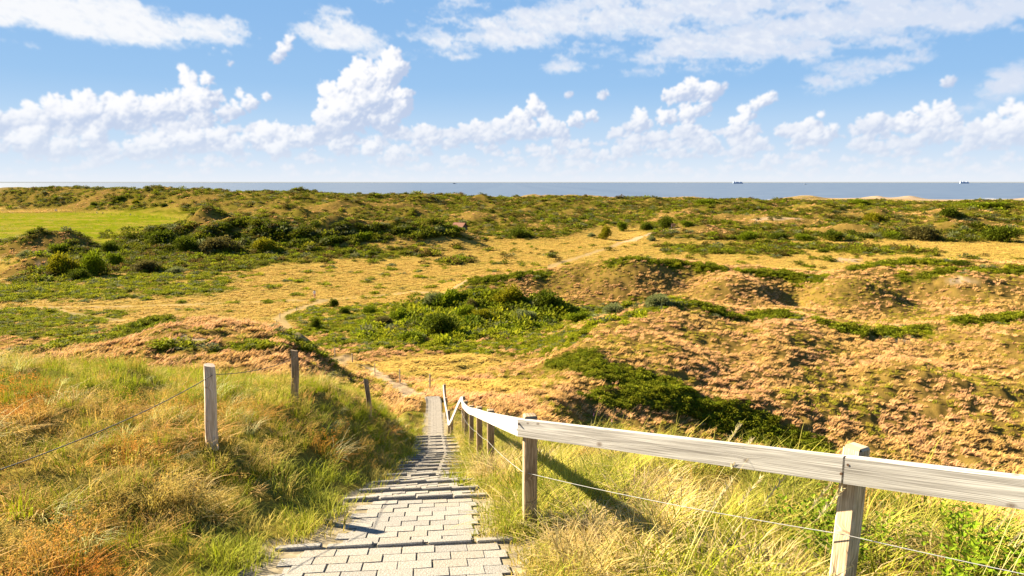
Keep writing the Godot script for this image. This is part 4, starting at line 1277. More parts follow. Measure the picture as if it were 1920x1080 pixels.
func build_small_things() -> void:
	walker("walker", "person in a pale top and pink trousers walking along the grassy valley path", ground_at(590, 560, 30), 0.5, Color(0.72, 0.66, 0.62), Color(0.55, 0.27, 0.20), Color(0.10, 0.05, 0.03))
	walker("walker", "person in blue standing at the far edge of the green meadow", ground_at(245, 405, 300), 1.2, Color(0.16, 0.25, 0.46), Color(0.10, 0.14, 0.26), Color(0.06, 0.04, 0.03), 1.85)
	for q in [[182.0, 400.5, "cyclist in a pale shirt on the track by the meadow, left one of two", Color(0.55, 0.55, 0.55)], [193.5, 401.0, "cyclist in dark clothes on the track by the meadow, right one of two", Color(0.07, 0.07, 0.09)]]:
		cyclist(ground_at(q[0], q[1], 300), q[2], q[3])
	var wm := ground_at(105, 396, 300)
	var mk := thing("trail_marker", "small white board low beside the track beyond the meadow", "sign", wm, 0.3)
	var s := begun()
	block(s, Transform3D(Basis(), Vector3(0, 0.9, 0)), Vector3(0.9, 0.45, 0.04), 0.02)
	put("board", s.commit(), paint(0.45, 0.45, 0.44), mk)
	for x in [-0.6, 0.6]:
		s = begun()
		block(s, Transform3D(Basis(), Vector3(x, 0.3, 0.07)), Vector3(0.05, 0.7, 0.03), 0.01)
		put("leg", s.commit(), paint(0.3, 0.28, 0.25), mk)
	# the farmer's fence along the far side of the meadow
	var fp := thing("meadow_fence", "thin row of posts along the far side of the green meadow", "fence", ground_at(60, 393, 300))
	var pm := paint(0.16, 0.12, 0.09)
	var ps := begun()
	tube(ps, PackedVector3Array([Vector3(0, -0.3, 0), Vector3(0, 1.3, 0)]), 0.09, 0.08, 5)
	var pmesh := done(ps)
	for i in 44:
		var t := i / 43.0
		var px := lerpf(-20, 345, t)
		var at := ground_at(px, 389.0 + 24.0 * pow(t, 1.15), 300)
		put("post", pmesh, pm, fp, Transform3D(Basis(), at - fp.position))
	# the notice board where the sandy track climbs
	var bp := ground_at(1262, 431, 200)
	var nb := thing("notice_board", "brown wooden notice board on a post beside the dark bush", "notice board", bp, -0.25)
	s = begun()
	block(s, Transform3D(Basis(), Vector3(0, 1.95, 0)), Vector3(0.85, 0.62, 0.05), 0.02)
	put("board", s.commit(), paint(0.30, 0.18, 0.10), nb)
	s = begun()
	block(s, Transform3D(Basis(), Vector3(0, 2.62, 0.02)), Vector3(0.95, 0.04, 0.16), 0.01)
	put("cap", s.commit(), paint(0.35, 0.20, 0.12), nb)
	s = begun()
	block(s, Transform3D(Basis(), Vector3(-0.72, 0.9, 0.09)), Vector3(0.07, 1.2, 0.035), 0.02)
	put("leg", s.commit(), paint(0.30, 0.25, 0.22), nb)
	s = begun()
	block(s, Transform3D(Basis(), Vector3(0.72, 0.9, 0.09)), Vector3(0.07, 1.2, 0.035), 0.02)
	put("leg", s.commit(), paint(0.30, 0.25, 0.22), nb)
	house()
	ship(1381, 14500, 19, true, "long blue grey cargo ship on the horizon, larger of the two on the right", Color(0.33, 0.40, 0.51))
	ship(1803, 17500, 18, true, "faint pale cargo ship on the horizon near the right edge", Color(0.40, 0.47, 0.58))
	ship(1507, 9000, 6, false, "small white boat on the horizon between two cargo ships", Color(0.40, 0.40, 0.40))
	ship(853, 13000, 7, false, "tiny dark vessel on the horizon above the dune ridge", Color(0.13, 0.17, 0.24))
	surf()
	for q in [[1113.0, 792.0, 0.62, "tall pink fireweed flower spike above the rail, on the left"], [1147.0, 800.0, 0.5, "pink fireweed spike half hidden between grass, in the middle of three"], [1331.0, 838.0, 0.55, "pink fireweed flowers in the marram grass behind the long rail, on the right"]]:
		fireweed(q[0], q[1], q[2], q[3])

func cyclist(at: Vector3, label: String, top: Color) -> void:
	var t := thing("cyclist", label, "cyclist", at, PI * 0.5, "cyclists on the track by the meadow")
	var b: Array = []
	for s: float in [-1.0, 1.0]:
		b.append([Vector3(0.09 * s, 0.95, 0.15), Vector3(0.10 * s, 0.75 + 0.1 * s, -0.25), 0.085, 0.06])
		b.append([Vector3(0.10 * s, 0.75 + 0.1 * s, -0.25), Vector3(0.10 * s, 0.35 + 0.12 * s, -0.08), 0.058, 0.045])
		b.append([Vector3(0.18 * s, 1.38, -0.05), Vector3(0.22 * s, 1.08, -0.42), 0.05, 0.035])
	b.append([Vector3(0, 0.98, 0.15), Vector3(0, 1.38, -0.02), 0.14, 0.14])
	b.append([Vector3(0, 1.42, -0.02), Vector3(0, 1.62, -0.08), 0.06, 0.10])
	var m := StandardMaterial3D.new()
	m.vertex_color_use_as_albedo = true
	m.roughness = 0.85
	put("rider", skin(b, 0.05, func(p: Vector3) -> Color: return (Color(0.06, 0.05, 0.05) if p.y > 1.58 or p.y < 1.0 else top)), m, t)
	var dark := paint(0.03, 0.03, 0.03, 0.5)
	for z in [-0.55, 0.5]:
		var ring := TorusMesh.new()
		ring.inner_radius = 0.30
		ring.outer_radius = 0.34
		ring.rings = 20
		ring.ring_segments = 5
		put("wheel", ring, dark, t, Transform3D(Basis(Vector3.BACK, PI * 0.5), Vector3(0, 0.34, z)))
	var st := begun()
	for l in [[Vector3(0, 0.34, 0.5), Vector3(0, 0.34, 0.02)], [Vector3(0, 0.34, 0.02), Vector3(0, 0.92, 0.16)], [Vector3(0, 0.86, 0.14), Vector3(0, 0.84, -0.38)], [Vector3(0, 0.34, 0.02), Vector3(0, 0.80, -0.38)], [Vector3(0, 0.34, -0.55), Vector3(0, 1.05, -0.36)], [Vector3(-0.25, 1.06, -0.36), Vector3(0.25, 1.06, -0.36)], [Vector3(0, 0.34, 0.5), Vector3(0, 0.86, 0.14)]]:
		tube(st, PackedVector3Array([l[0], l[1]]), 0.02, 0.02, 5)
	put("frame", done(st), dark, t)

func house() -> void:
	var q := ray(862, 425)
	var s := 285.0 / -q.z
	var at := Vector3(q.x * s, q.y * s - 2.5, -285.0)
	var t := thing("farmhouse", "small house with a red tiled roof tucked behind the bushy ridge", "house", at, -0.55)
	var w := 2.6
	var d := 1.9
	var st := begun()
	block(st, Transform3D(Basis(), Vector3(0, 1.2, 0)), Vector3(w, 1.3, d), 0.02)
	var wall := put("wall", st.commit(), paint(0.10, 0.075, 0.055), t)
	for sx: float in [-1.0, 1.0]:
		st = begun()
		var a := Vector3(sx * (w - 0.02), 2.5, -d)
		var b := Vector3(sx * (w - 0.02), 2.5, d)
		var c := Vector3(sx * (w - 0.02), 4.1, 0)
		var n := Vector3(sx, 0, 0)
		for v in ([a, b, c] if sx < 0.0 else [b, a, c]):
			st.set_normal((c - a).cross(b - a).normalized() if sx < 0.0 else (c - b).cross(a - b).normalized())
			st.add_vertex(v)
		put("gable", st.commit(), paint(0.07, 0.05, 0.04), t)
	var tile := paint(0.24, 0.09, 0.05, 0.8, noise_tex(128, 0.1, 77, [Color(0.7, 0.7, 0.7), Color(1, 1, 1)]), 0.8)
	for sz: float in [-1.0, 1.0]:
		st = begun()
		var slope := atan2(1.7, d + 0.35)
		block(st, Transform3D(Basis(Vector3.RIGHT, sz * slope), Vector3(0, 3.30, sz * (d + 0.3) * 0.5)), Vector3(w + 0.35, 0.06, 0.5 * sqrt(1.7 * 1.7 + (d + 0.35) * (d + 0.35)) + 0.05), 0.02)
		put("roof_slope", st.commit(), tile, t)
	for sx: float in [-1.0, 1.0]:
		st = begun()
		block(st, Transform3D(Basis(), Vector3(sx * 1.3, 1.5, d + 0.03)), Vector3(0.4, 0.45, 0.03), 0.01)
		put("window", st.commit(), paint(0.5, 0.5, 0.48, 0.2), wall)

func ship(px: float, dist: float, width_px: float, cargo: bool, label: String, c: Color) -> void:
	var q := ray(px, 400)
	var x := q.x / -q.z * dist
	var len := width_px / FOCAL * dist
	var k := len / 100.0
	var t := thing("cargo_ship" if cargo else "boat", label, "ship" if cargo else "boat", Vector3(x, SEA, -dist))
	var m := paint(c.r, c.g, c.b, 0.8)
	var st := begun()
	# hull with raked bow
	var deck := 9.0 * k
	var o := [Vector2(-50, -6), Vector2(-50, 6), Vector2(38, 7), Vector2(50, 0), Vector2(38, -7)]
	for i in 5:
		var a: Vector2 = o[i] * k
		var b: Vector2 = o[(i + 1) % 5] * k
		var la := Vector3(a.x * 0.96, -2, a.y * 0.8)
		var lb := Vector3(b.x * 0.96, -2, b.y * 0.8)
		quad(st, la, Vector3(a.x, deck, a.y), Vector3(b.x, deck, b.y), lb)
		st.set_normal(Vector3.UP)
		for v in [Vector3(0, deck, 0), Vector3(b.x, deck, b.y), Vector3(a.x, deck, a.y)]:
			st.add_vertex(v)
	put("hull", st.commit(), m, t)
	st = begun()
	block(st, Transform3D(Basis(), Vector3(-42 if cargo else -10, 15, 0) * k), Vector3(5 if cargo else 22, 9 if cargo else 6, 5) * k, 0.1)
	put("bridge", st.commit(), m, t)
	if cargo:
		for i in 6:
			st = begun()
			block(st, Transform3D(Basis(), Vector3(-30 + i * 12.5, 11.0 + [1.0, 2.4, 2.0, 0.6, 2.8, 1.2][i], 0) * k), Vector3(5.6, 3.0 + [0.6, 1.6, 1.4, 0.5, 1.9, 1.0][i], 5) * k, 0.1)
			put("container_stack", st.commit(), m, t)
	st = begun()
	tube(st, PackedVector3Array([Vector3(46 if cargo else -10, 9, 0) * k, Vector3(46 if cargo else -10, 22 if cargo else 30, 0) * k]), 0.8 * k, 0.5 * k, 6)
	put("mast", done(st), m, t)

func surf() -> void:
	var st := begun()
	var r := RandomNumberGenerator.new()
	r.seed = 8
	for line in [[1022.0, 20.0, 0.6], [1075.0, 9.0, 0.3], [1130.0, 7.0, 0.2]]:
		var on := 1.0
		for i in 260:
			var x0 := -800.0 + i * 8.0
			if r.randf() < 0.12: on = 1.0 if r.randf() < line[2] + 0.2 else 0.0
			if on < 0.5 or x0 < 120.0: continue
			var zz := func(x: float) -> float: return -line[0] + 5.0 * n_mid.get_noise_1d(x * 0.4) + 2.0 * n_fine.get_noise_1d(x * 2.0)
			var wd := func(x: float) -> float: return line[1] * (0.6 + 0.8 * absf(n_mid.get_noise_1d(x * 0.7 + 90.0)))
			var y := SEA + 0.25
			quad(st, Vector3(x0, y, zz.call(x0) - wd.call(x0)), Vector3(x0 + 8.0, y, zz.call(x0 + 8.0) - wd.call(x0 + 8.0)), Vector3(x0 + 8.0, y, zz.call(x0 + 8.0) + wd.call(x0 + 8.0)), Vector3(x0, y, zz.call(x0) + wd.call(x0)))
	var o := put("surf", st.commit(), paint(0.6, 0.6, 0.6, 0.9))
	meta(o, "white breaking surf along the beach beyond the dunes", "", "", "stuff")

func fireweed(px: float, py: float, h: float, label: String) -> void:
	var at := ground_at(px, py, 3.0)
	var t := thing("fireweed", label, "wildflower", at, rng.randf() * TAU, "pink fireweed on the right bank")
	var st := begun()
	tube(st, PackedVector3Array([Vector3.ZERO, Vector3(0.02, h * 0.5, 0), Vector3(0.0, h, 0.02)]), 0.005, 0.002, 5)
	put("stem", done(st), paint(0.16, 0.12, 0.04), t)
	var petals := begun()
	for i in 46:
		var f := i / 46.0
		var y := h * (0.66 + 0.36 * f)
		var a := i * 2.4
		var l := 0.045 * (1.0 - 0.8 * f) + 0.006
		var d := Vector3(cos(a), 0.1, sin(a))
		var e := d.cross(Vector3.UP) * 0.014 * (1.0 - 0.6 * f)
		var p := Vector3(0, y, 0)
		quad(petals, p, p + d * l * 0.6 + e, p + d * l, p + d * l * 0.6 - e)
	put("flower_spike", petals.commit(), leafy(0.62, 0.16, 0.40), t)
	for i in 22:
		var leaf := begun()
		var a := i * 2.4
		var d := Vector3(cos(a), 0.35, sin(a))
		var e := d.cross(Vector3.UP).normalized() * 0.008
		var p := Vector3(0, h * (0.05 + 0.6 * i / 22.0), 0)
		quad(leaf, p, p + d * 0.06 + e, p + d * 0.11 - Vector3(0, 0.015, 0), p + d * 0.06 - e)
		put("leaf", leaf.commit(), leafy(0.13, 0.20, 0.04), t)

func leafy(r: float, g: float, b: float, through := 0.5) -> StandardMaterial3D:
	var key := "%.3f %.3f %.3f" % [r, g, b]
	if leaf_mats.has(key):
		return leaf_mats[key]
	var m := paint(r, g, b, 0.6)
	m.metallic_specular = 0.25
	m.cull_mode = BaseMaterial3D.CULL_DISABLED
	m.backlight_enabled = true
	m.backlight = Color(through, through, through)
	m.vertex_color_use_as_albedo = true
	leaf_mats[key] = m
	return m
var leaf_mats := {}

# ---------------------------------------------------------------- plants
class Fan:
	var v := PackedVector3Array()
	var c := PackedColorArray()
	func tri(a: Vector3, b: Vector3, d: Vector3, ca: Color, cb: Color, cd: Color) -> void:
		v.append(a); v.append(b); v.append(d)
		c.append(ca); c.append(cb); c.append(cd)
	func four(a: Vector3, b: Vector3, d: Vector3, e: Vector3, ca: Color, cb: Color) -> void:
		# a b at the root end, d e at the tip end
		tri(a, b, d, ca, ca, cb)
		tri(a, d, e, ca, cb, cb)
	func mesh() -> ArrayMesh:
		var arr := []
		arr.resize(Mesh.ARRAY_MAX)
		arr[Mesh.ARRAY_VERTEX] = v
		arr[Mesh.ARRAY_COLOR] = c
		var n := PackedVector3Array()
		n.resize(v.size())
		for i in range(0, v.size(), 3):
			var q := (v[i + 2] - v[i]).cross(v[i + 1] - v[i]).normalized()
			n[i] = q; n[i + 1] = q; n[i + 2] = q
		arr[Mesh.ARRAY_NORMAL] = n
		var m := ArrayMesh.new()
		m.add_surface_from_arrays(Mesh.PRIMITIVE_TRIANGLES, arr)
		return m

func blade(f: Fan, root: Vector3, dir: float, lean: float, h: float, w: float, curl: float, segs: int, ca: Color, cb: Color) -> Vector3:
	# a grass blade: rises, bends over towards dir
	var p := root
	var tilt := lean
	var side := Vector3(-sin(dir), 0, cos(dir))
	var out := Vector3(cos(dir), 0, sin(dir))
	var l := h / segs
	for i in segs:
		var t0 := float(i) / segs
		var t1 := float(i + 1) / segs
		var q := p + (Vector3.UP * cos(tilt) + out * sin(tilt)) * l
		var w0 := w * (1.0 - t0 * t0 * 0.9)
		var w1 := w * (1.0 - t1 * t1 * 0.9)
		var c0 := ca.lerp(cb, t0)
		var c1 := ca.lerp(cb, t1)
		if i == segs - 1:
			f.tri(p - side * w0, p + side * w0, q, c0, c0, c1)
		else:
			f.four(p - side * w0, p + side * w0, q + side * w1, q - side * w1, c0, c1)
		p = q
		tilt += curl / segs * (0.6 + 0.8 * t1)
	return p

func tuft(n: int, spread: float, h0: float, h1: float, w: float, curl: float, segs: int, ca: Color, cb: Color, wind := 0.0, jitter := 0.25) -> ArrayMesh:
	var f := Fan.new()
	for i in n:
		var a := rng.randf() * TAU
		var rr := sqrt(rng.randf()) * spread
		var dir := a + rng.randf_range(-0.9, 0.9)
		if wind > 0.0 and rng.randf() < wind:
			dir = rng.randf_range(-0.8, 0.8)
		var k := 1.0 + rng.randf_range(-jitter, jitter)
		var c0 := Color(ca.r * k, ca.g * k, ca.b * k)
		var c1 := Color(cb.r * k, cb.g * k, cb.b * k)
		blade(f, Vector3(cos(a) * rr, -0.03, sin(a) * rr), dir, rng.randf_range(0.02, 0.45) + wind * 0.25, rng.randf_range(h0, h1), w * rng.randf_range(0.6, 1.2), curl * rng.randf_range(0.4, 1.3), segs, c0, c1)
	return f.mesh()

func seed_tuft(n: int, spread: float, h0: float, h1: float, stem: Color, head: Color, head_len: float, grains: int) -> ArrayMesh:
	# thin flowering stems with loose heads
	var f := Fan.new()
	for i in n:
		var a := rng.randf() * TAU
		var rr := sqrt(rng.randf()) * spread
		var dir := rng.randf() * TAU
		if rng.randf() < 0.5: dir = rng.randf_range(-0.9, 0.9)
		var k := rng.randf_range(0.75, 1.2)
		var tip := blade(f, Vector3(cos(a) * rr, -0.03, sin(a) * rr), dir, rng.randf_range(0.0, 0.35), rng.randf_range(h0, h1), 0.0014, rng.randf_range(0.2, 0.9), 3, Color(stem.r * k, stem.g * k, stem.b * k), Color(head.r * k, head.g * k, head.b * k))
		for g in grains:
			var p := tip + Vector3(rng.randf_range(-0.35, 0.15) * cos(dir), rng.randf_range(-0.9, 0.25), rng.randf_range(-0.35, 0.15) * sin(dir)) * head_len + Vector3(rng.randf_range(-1, 1), 0, rng.randf_range(-1, 1)) * head_len * 0.22
			var d := Vector3(rng.randf_range(-1, 1), rng.randf_range(-0.3, 1), rng.randf_range(-1, 1)).normalized() * head_len * 0.20
			var e := d.cross(Vector3(rng.randf_range(-1, 1), 0.3, rng.randf_range(-1, 1))).normalized() * head_len * 0.05
			var c := Color(head.r * k, head.g * k, head.b * k)
			f.tri(p - e, p + e, p + d, c, c, c)
	return f.mesh()

func leaf_at(f: Fan, p: Vector3, d: Vector3, l: float, w: float, c: Color, fold := 0.25) -> void:
	var s := d.cross(Vector3.UP)
	if s.length() < 0.05: s = Vector3.RIGHT
	s = s.normalized() * w
	var up := s.cross(d).normalized() * w * fold
	var m := p + d * l * 0.45
	var c2 := Color(c.r * 0.85, c.g * 0.85, c.b * 0.85)
	f.tri(p, m + s + up, p + d * l - up, c, c, c)
	f.tri(p, p + d * l - up, m - s + up, c2, c2, c2)

func herb(n: int, h: float, leaf: float, c: Color, pale: Color) -> ArrayMesh:
	# upright leafy shoots
	var f := Fan.new()
	for i in n:
		var a := rng.randf() * TAU
		var base := Vector3(cos(a), 0, sin(a)) * sqrt(rng.randf()) * 0.20
		var hh := h * rng.randf_range(0.6, 1.1)
		var lean := Vector3(rng.randf_range(-0.25, 0.35), 1, rng.randf_range(-0.25, 0.25)).normalized()
		blade(f, base, a, 0.1, hh, 0.003, 0.1, 2, Color(0.14, 0.12, 0.04), Color(0.16, 0.17, 0.04))
		var m := int(hh / 0.028)
		for k in m:
			var t := (k + 1.5) / (m + 1.0)
			var b := k * 2.4 + a
			var d := (Vector3(cos(b), rng.randf_range(0.1, 0.9), sin(b))).normalized()
			var cc := c.lerp(pale, pow(rng.randf(), 1.35) * 0.9)
			var kk := rng.randf_range(0.75, 1.2)
			leaf_at(f, base + lean * hh * t, d, leaf * rng.randf_range(0.7, 1.15) * (1.05 - 0.4 * t), leaf * 0.24, Color(cc.r * kk, cc.g * kk, cc.b * kk))
	return f.mesh()

func dome(n: int, leaf: float, squash: float, lumps: int, c: Color, c2: Color) -> ArrayMesh:
	# a low leafy cushion of radius about one
	var f := Fan.new()
	var centres: Array = []
	for i in lumps:
		var a := rng.randf() * TAU
		var q := rng.randf_range(0.1, 0.62)
		centres.append([Vector3(cos(a) * q, rng.randf_range(0.0, 0.52) * squash * (1.0 - 0.7 * q), sin(a) * q), rng.randf_range(0.34, 0.56)])
	for i in n:
		var l: Array = centres[i % lumps]
		var d := Vector3(rng.randfn(), absf(rng.randfn()) * 0.9 + 0.05, rng.randfn()).normalized()
		var p: Vector3 = l[0] + Vector3(d.x, d.y * squash, d.z) * l[1] * pow(rng.randf(), 0.35)
		var o := (d + Vector3(rng.randfn(), rng.randfn(), rng.randfn()) * 0.6).normalized()
		var k := rng.randf_range(0.7, 1.3)
		var cc := c.lerp(c2, rng.randf())
		leaf_at(f, p, o, leaf * rng.randf_range(0.7, 1.3), leaf * 0.34, Color(cc.r * k, cc.g * k, cc.b * k))
	return f.mesh()

func tussock(n: int, c: Color, c2: Color) -> ArrayMesh:
	# a wind-combed tuft of dry grass about one metre wide
	var f := Fan.new()
	for i in n:
		var a := rng.randf() * TAU
		var rr := sqrt(rng.randf()) * 0.36
		var k := rng.randf_range(0.7, 1.25)
		var dir := rng.randf_range(-1.1, 1.1)
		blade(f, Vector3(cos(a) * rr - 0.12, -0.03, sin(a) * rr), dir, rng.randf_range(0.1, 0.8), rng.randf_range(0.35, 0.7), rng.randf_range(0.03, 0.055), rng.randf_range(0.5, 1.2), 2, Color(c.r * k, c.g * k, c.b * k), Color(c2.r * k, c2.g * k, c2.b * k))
	return f.mesh()

# piles of copies, by kind
var piles := {}
func sow(kind: String, p: Vector3, yaw: float, s: float, sy: float, c: Color, slant := Vector3.ZERO) -> void:
	if not piles.has(kind):
		piles[kind] = PackedFloat32Array()
	var cy := cos(yaw) * s
	var sn := sin(yaw) * s
	# x axis, y axis (may slant), z axis
	piles[kind].append_array(PackedFloat32Array([cy, slant.x * sy, sn, p.x, 0.0, sy, 0.0, p.y, -sn, slant.z * sy, cy, p.z, c.r, c.g, c.b, 1.0]))

func grown(kind: String, called: String, label: String, mesh: Mesh, mat: Material) -> void:
	if not piles.has(kind):
		return
	var mm := MultiMesh.new()
	mm.transform_format = MultiMesh.TRANSFORM_3D
	mm.use_colors = true
	mm.mesh = mesh
	mm.instance_count = piles[kind].size() / 16
	mm.buffer = piles[kind]
	var o := MultiMeshInstance3D.new()
	o.name = called
	o.multimesh = mm
	o.material_override = mat
	add_child(o, true)
	meta(o, label, "grass", "", "stuff")

func shade(c: Color, k: float) -> Color:
	return Color(c.r * k, c.g * k, c.b * k)

# ---------------------------------------------------------------- shrubs, each a thing of its own
var crowns := {}

func bush_parts(kind: String, variant: int) -> Array:
	var key := "%s%d" % [kind, variant]
	if crowns.has(key):
		return crowns[key]
	var tone: Array = {
		"dark": [Color(0.05, 0.07, 0.007), Color(0.12, 0.145, 0.011)],
		"green": [Color(0.10, 0.14, 0.007), Color(0.21, 0.25, 0.012)],
		"yellow": [Color(0.14, 0.14, 0.007), Color(0.27, 0.24, 0.012)],
		"grey": [Color(0.13, 0.155, 0.05), Color(0.25, 0.265, 0.10)],
		"brown": [Color(0.075, 0.068, 0.018), Color(0.15, 0.125, 0.035)],
	}[kind]
	var m := dome(2600, 0.115, 1.0, 12, tone[0], tone[1])
	var st := begun()
	for i in 5:
		var a := i * 1.3 + variant
		var e := Vector3(cos(a) * 0.45, 0.55, sin(a) * 0.45)
		tube(st, PackedVector3Array([Vector3(cos(a) * 0.05, -0.15, sin(a) * 0.05), e * 0.5 + Vector3(0, 0.05, 0), e]), 0.035, 0.012, 5)
	crowns[key] = [m, done(st)]
	return crowns[key]

func shrub(px: float, py: float, w: float, h: float, kind: String, label: String, called := "shrub", from := 24.0) -> void:
	var at := ground_at(px, py, from)
	var zc := Vector2(at.x, at.z).length()
	var half := 0.5 * w / FOCAL * zc
	var tall := h / FOCAL * zc
	var variant := rng.randi() % 2
	var parts := bush_parts(kind, variant)
	var t := thing(called, label, "tree" if called == "small_tree" else "shrub", at + Vector3(0, -0.05 * tall, -half * 0.5), rng.randf() * TAU, "shrubs of the dune valley")
	var lift := 0.0
	if called == "small_tree":
		lift = tall * 0.45
		var st := begun()
		tube(st, PackedVector3Array([Vector3(0, -0.3, 0), Vector3(0.05, tall * 0.3, 0), Vector3(0.0, tall * 0.7, 0.05)]), 0.14, 0.08, 7)
		put("trunk", done(st), bark(), t)
	put("crown", parts[0], plant_mat(), t, Transform3D(Basis.from_scale(Vector3(half * 0.95, (tall - lift) * 0.98, half * 0.95)), Vector3(0, lift, 0)))
	put("stems", parts[1], bark(), t, Transform3D(Basis.from_scale(Vector3(half, tall - lift, half)), Vector3(0, lift, 0)))

var _bark: StandardMaterial3D
func bark() -> StandardMaterial3D:
	if _bark == null:
		_bark = paint(0.09, 0.065, 0.045, 0.9)
	return _bark

var _plant: StandardMaterial3D
func plant_mat() -> StandardMaterial3D:
	if _plant == null:
		_plant = paint(1, 1, 1, 0.8)
		_plant.metallic_specular = 0.12
		_plant.cull_mode = BaseMaterial3D.CULL_DISABLED
		_plant.vertex_color_use_as_albedo = true
		_plant.backlight_enabled = true
		_plant.backlight = Color(0.8, 0.8, 0.8)
	return _plant

func build_shrubs() -> void:
	for s in [
		[1030, 584, 92, 52, "dark", "largest dark green bush, at the right end of the central thicket"],
		[952, 574, 78, 46, "yellow", "yellow green bush in the central thicket, left of the largest dark one"],
		[838, 578, 74, 46, "green", "green bush on the far left top of the central thicket"],
		[808, 580, 50, 40, "grey", "grey green willow at the left end of the central thicket"],
		[885, 584, 34, 34, "brown", "greyish brown shrub in the middle of the central thicket"],
		[825, 630, 96, 50, "dark", "dark bush lowest in the thicket, on its front slope"],
		[905, 608, 60, 36, "yellow", "olive bush below the yellow green one in the thicket"],
		[985, 608, 64, 30, "grey", "low grey green willow below the largest dark bush"],
		[870, 600, 56, 36, "green", "mid green bush just above the lowest dark bush"],
		[1235, 577, 68, 28, "grey", "low grey green willow on the ridge, at the right of the thicket"],
		[1150, 590, 60, 22, "grey", "pale willow low on the ridge, between thicket and tufted dune"],
		[1085, 604, 62, 24, "green", "green bush on the slope right below the largest dark bush"],
		[745, 600, 60, 26, "green", "low green bush at the left foot of the thicket"],
		[715, 610, 50, 20, "brown", "low brownish bush left of the thicket foot"],
		[690, 588, 44, 18, "green", "low green bush nearest the path crossing"],
		[770, 640, 60, 22, "green", "bright low bush on the front edge of the green slope"],
		[623, 577, 24, 22, "dark", "small dark round bush beside the bend of the path"],
		[589, 616, 26, 24, "dark", "small dark bush alone on the green slope below the path bend"],
		[645, 590, 30, 16, "dark", "small dark bush just right below the one at the path bend"],
		[112, 514, 60, 40, "yellow", "broad olive bush at the front of the left group"],
		[165, 518, 54, 52, "green", "tall bright green bush in the left group"],
		[205, 476, 40, 28, "dark", "dark bush at the back of the left group"],
		[208, 500, 36, 30, "green", "fresh green bush at the right of the left group"],
		[140, 526, 40, 22, "dark", "low dark bush at the foot of the tall bright green one"],
		[42, 484, 32, 14, "grey", "small grey green shrub under the dark hump on the left"],
		[105, 474, 46, 18, "green", "low green shrub on the face of the dark hump"],
		[300, 462, 68, 36, "dark", "dark bush at the left end of the long bushy ridge"],
		[277, 452, 24, 18, "dark", "small dark bush at the tip of the long bushy ridge"],
		[345, 474, 54, 34, "dark", "dark bush in front of the left end of the bushy ridge"],
		[403, 474, 84, 40, "brown", "wide brownish green bush in the front of the bushy ridge"],
		[493, 472, 60, 30, "yellow", "round olive bush low on the bushy ridge"],
		[413, 432, 44, 18, "dark", "dark bush under the reddish crest of the bushy ridge"],
		[510, 440, 96, 28, "dark", "long dark bush on top of the bushy ridge"],
		[560, 465, 60, 22, "dark", "dark bush right of the round olive one"],
		[620, 460, 56, 22, "dark", "dark bush in the middle of the bushy ridge front"],
		[680, 450, 60, 20, "green", "green bush on the right half of the bushy ridge"],
		[760, 440, 60, 20, "dark", "dark bush near the right end of the bushy ridge"],
		[848, 436, 56, 15, "green", "green bush hiding the walls of the small red roofed house"],
		[820, 436, 44, 14, "grey", "pale grey green shrub at the right end of the bushy ridge"],
		[270, 512, 56, 24, "brown", "low olive brown bush right of the left group"],
		[320, 515, 40, 14, "grey", "low pale willow out on the green flat"],
		[975, 447, 52, 22, "dark", "dark bush at the foot of the bare dune"],
		[1134, 449, 30, 32, "yellow", "round yellow green bush left of the sandy track"],
		[1167, 434, 26, 26, "green", "round green bush higher up beside the sandy track"],
		[1250, 430, 36, 30, "dark", "big round dark bush beside the notice board"],
		[1212, 432, 32, 18, "dark", "dark bush between the round green bush and the notice board"],
		[1110, 445, 20, 10, "grey", "small grey shrub left of the round yellow green bush"],
		[1222, 452, 20, 12, "grey", "small pale shrub just below the sandy track"],
		[1290, 426, 36, 16, "green", "green bush right of the notice board"],
		[860, 492, 68, 12, "green", "low isolated green patch bush in the yellow flat"],
		[1327, 384, 54, 13, "green", "bright green bush on the skyline above the notice board"],
		[1617, 384, 48, 12, "green", "bright green bush on the skyline to the right"],
		[1793, 408, 48, 22, "dark", "dark rounded bush high on the right dunes"],
		[1407, 452, 46, 22, "green", "leftmost green bush of the row at the foot of the right dunes"],
		[1467, 450, 52, 15, "dark", "dark flat bush second in the row on the right"],
		[1510, 452, 44, 15, "green", "green flat bush third in the row on the right"],
		[1567, 452, 52, 24, "dark", "dark tall bush in the row at the foot of the right dunes"],
		[1650, 418, 52, 20, "yellow", "olive bush among grey scrub on the right dunes"],
		[1680, 447, 36, 14, "green", "small green bush right of the gap in the row"],
		[1735, 450, 74, 26, "brown", "wide brownish bush in the right part of the row"],
		[1890, 454, 64, 30, "dark", "dark bush at the right edge of the photo"],
		[1870, 390, 90, 12, "green", "long green bush on the skyline at the right edge"],
		[1810, 498, 40, 10, "dark", "small dark bush on the crest of the second tufted dune"],
		[1547, 474, 26, 8, "dark", "tiny dark bush alone on the right flat"],
		[223, 376, 20, 10, "dark", "small dark bush high on the far left ridge"],
		[252, 382, 14, 8, "yellow", "tiny round yellow green bush on the far left ridge"],
		[174, 387, 16, 9, "dark", "tiny dark bush at the foot of the far left ridge"],
		[305, 388, 18, 8, "dark", "tiny dark bush low on the far ridge right of the yellow green one"],
	]:
		shrub(s[0], s[1], s[2], s[3], s[4], s[5])
	shrub(698, 488, 26, 20, "dark", "lone small tree with a visible trunk on the yellow flat", "small_tree")

const STRAW := Color(0.47, 0.35, 0.09)
const LUSH := Color(0.225, 0.25, 0.009)
const OLIVE := Color(0.14, 0.135, 0.009)
const RUST := Color(0.46, 0.19, 0.028)
const PALEG := Color(0.30, 0.295, 0.05)

